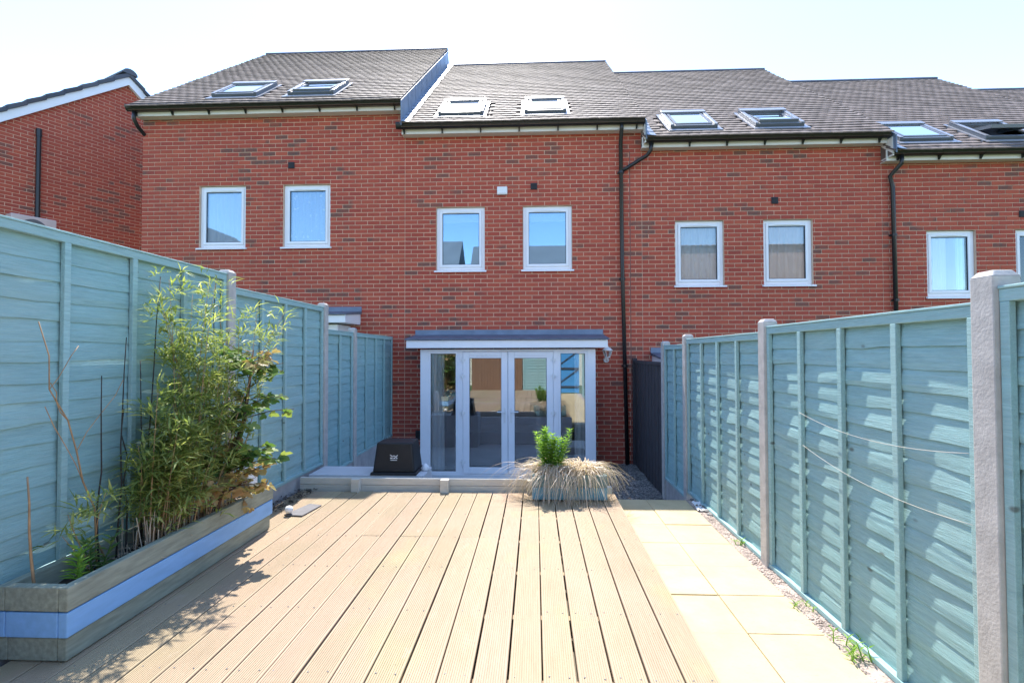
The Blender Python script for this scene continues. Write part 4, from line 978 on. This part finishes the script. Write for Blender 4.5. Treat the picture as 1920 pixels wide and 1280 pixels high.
tag(mb.build('leaf_litter', M['soil']), 'dark rotting leaves in the corner between fence and edging', 'litter', kind='stuff')
o = MB().hexa([(-2.20,4.42,.004),(-2.03,4.40,.004),(-1.99,4.72,.004),(-2.12,4.76,.004),(-2.20,4.42,.016),(-2.03,4.40,.016),(-1.99,4.72,.014),(-2.12,4.76,.014)]).build('slate', simple('grey slate', (.13,.125,.135), .6, .15, 12), bevel=.003); tag(o, 'flat grey slate lying on the deck past the planter', 'slate')

# ================================================================== BEHIND THE VIEWER (seen in the panes)
t = thing('garden_shed', 'brown timber shed at the garden end, reflected in the doors', 'shed', (-1.5, -3.0, -.155))
for k in range(16): MB().box(-2.4+k*.115, -2.4+k*.115+.103, -3.04, -3.0 - (k % 2)*.008, -.155, 1.75).build('board', M['brownwood'], t)
MB().box(-2.45, -.5, -4.4, -3.041, -.155, 1.8).build('body', M['brownwood'], t); MB().add([(-2.55,-4.5,1.85),(-.4,-4.5,1.85),(-.4,-2.9,2.1),(-2.55,-2.9,2.1),(-2.55,-4.5,1.9),(-.4,-4.5,1.9),(-.4,-2.9,2.15),(-2.55,-2.9,2.15)], [(0,3,2,1),(4,5,6,7),(0,1,5,4),(1,2,6,5),(2,3,7,6),(3,0,4,7)]).build('roof', M['felt'], t)
t = thing('blue_gate', 'bright blue braced gate at the garden end, reflected in the right pane', 'gate', (1.3, -3.0, -.15))
for k in range(8): MB().box(.75+k*.118, .75+k*.118+.116, -3.03, -3.01, -.1, 1.75).build('board', M['gateblue'], t)
for z in (.1, .8, 1.5): MB().box(.75, 1.69, -3.009, -2.98, z, z+.06).build('rail', M['darkwood'], t)
for z in (.16, .86): MB().add([(.75,-3.008,z),(.81,-3.008,z),(1.69,-3.008,z+.64),(1.63,-3.008,z+.64),(.75,-2.985,z),(.81,-2.985,z),(1.69,-2.985,z+.64),(1.63,-2.985,z+.64)], [(0,3,2,1),(4,5,6,7),(0,1,5,4),(1,2,6,5),(2,3,7,6),(3,0,4,7)]).build('brace', M['darkwood'], t)
fp = thing('rear_fence', 'turquoise rear fence between shed and blue gate', 'fence', (.1, -3.04, -.15))
for k in range(17): MB().hexa([(-.45,-3.05,-.15+k*.108),(.72,-3.05,-.15+k*.108),(.72,-3.02,-.15+k*.108),(-.45,-3.02,-.15+k*.108),(-.45,-3.05,-.03+k*.108),(.72,-3.05,-.03+k*.108),(.72,-3.042,-.03+k*.108),(-.45,-3.042,-.03+k*.108)]).build('slat', M['teal'], fp)
for x in (-.44, .12, .68): MB().box(x-.02, x+.02, -3.019, -2.995, -.15, 1.68).build('batten', M['tealtrim'], fp)
def far_house(label, x0, x1, y0, y1, zw, zr, mwall, gable_front=False):
    t = thing('opposite_house', label, 'house', ((x0+x1)/2, y1, -.6)); MB().box(x0, x1, y0, y1, -.6, zw).build('wall', M[mwall], t)
    if gable_front:
        xm = (x0+x1)/2; MB().ext([(x0,zw),(x1,zw),(xm,zr-.3)], 'y', y0+.1, y1).build('gable', M[mwall], t)
        MB().add([(x0-.4,y0,zw-.2),(xm,y0,zr),(x1+.4,y0,zw-.2),(x0-.4,y1+.3,zw-.2),(xm,y1+.3,zr),(x1+.4,y1+.3,zw-.2)], [(0,1,4,3),(1,2,5,4)]).build('roof', M['greyroof'], t)
        for a, b in (((x0-.4, zw-.2), (xm, zr)), ((xm, zr), (x1+.4, zw-.2))): MB().hexa([(a[0],y1+.3,a[1]-.25),(b[0],y1+.3,b[1]-.25),(b[0],y1+.36,b[1]-.25),(a[0],y1+.36,a[1]-.25),(a[0],y1+.3,a[1]+.03),(b[0],y1+.3,b[1]+.03),(b[0],y1+.36,b[1]+.03),(a[0],y1+.36,a[1]+.03)]).build('bargeboard', M['upvc'], t)
    else:
        ym = (y0+y1)/2; MB().ext([(y0-.3,zw-.1),(y1+.3,zw-.1),(ym,zr)], 'x', x0, x1).build('roof', M['greyroof'], t)
    for k in range(3):
        x = x0 + (x1-x0)*(k+.5)/3
        for z in (.6, 3.2):
            w_ = MB(); ring(w_, x-.5, x+.5, z, z+1.2, .07, y1+.002, y1+.05); wo = w_.build('window', M['upvc'], t); MB().box(x-.43, x+.43, y1+.005, y1+.02, z+.07, z+1.13).build('pane', M['seal'], wo)
    return t
far_house('grey roofed house opposite, reflected left in the window above the doors', -15, -5.35, -24, -15.5, 5.2, 9.75, 'clad')
far_house('second grey roofed house opposite, reflected in both windows above the doors', -4.55, 6.4, -24, -15.5, 4.9, 9.35, 'clad')
far_house('pale pink building opposite, reflected behind the net curtain', 8.2, 20, -25, -16.5, 8.6, 8.9, 'pinkbrick')
far_house('cream clad gabled house opposite, reflected in the leftmost window', -31, -19.5, -24, -16, 6.3, 11.2, 'clad', True)
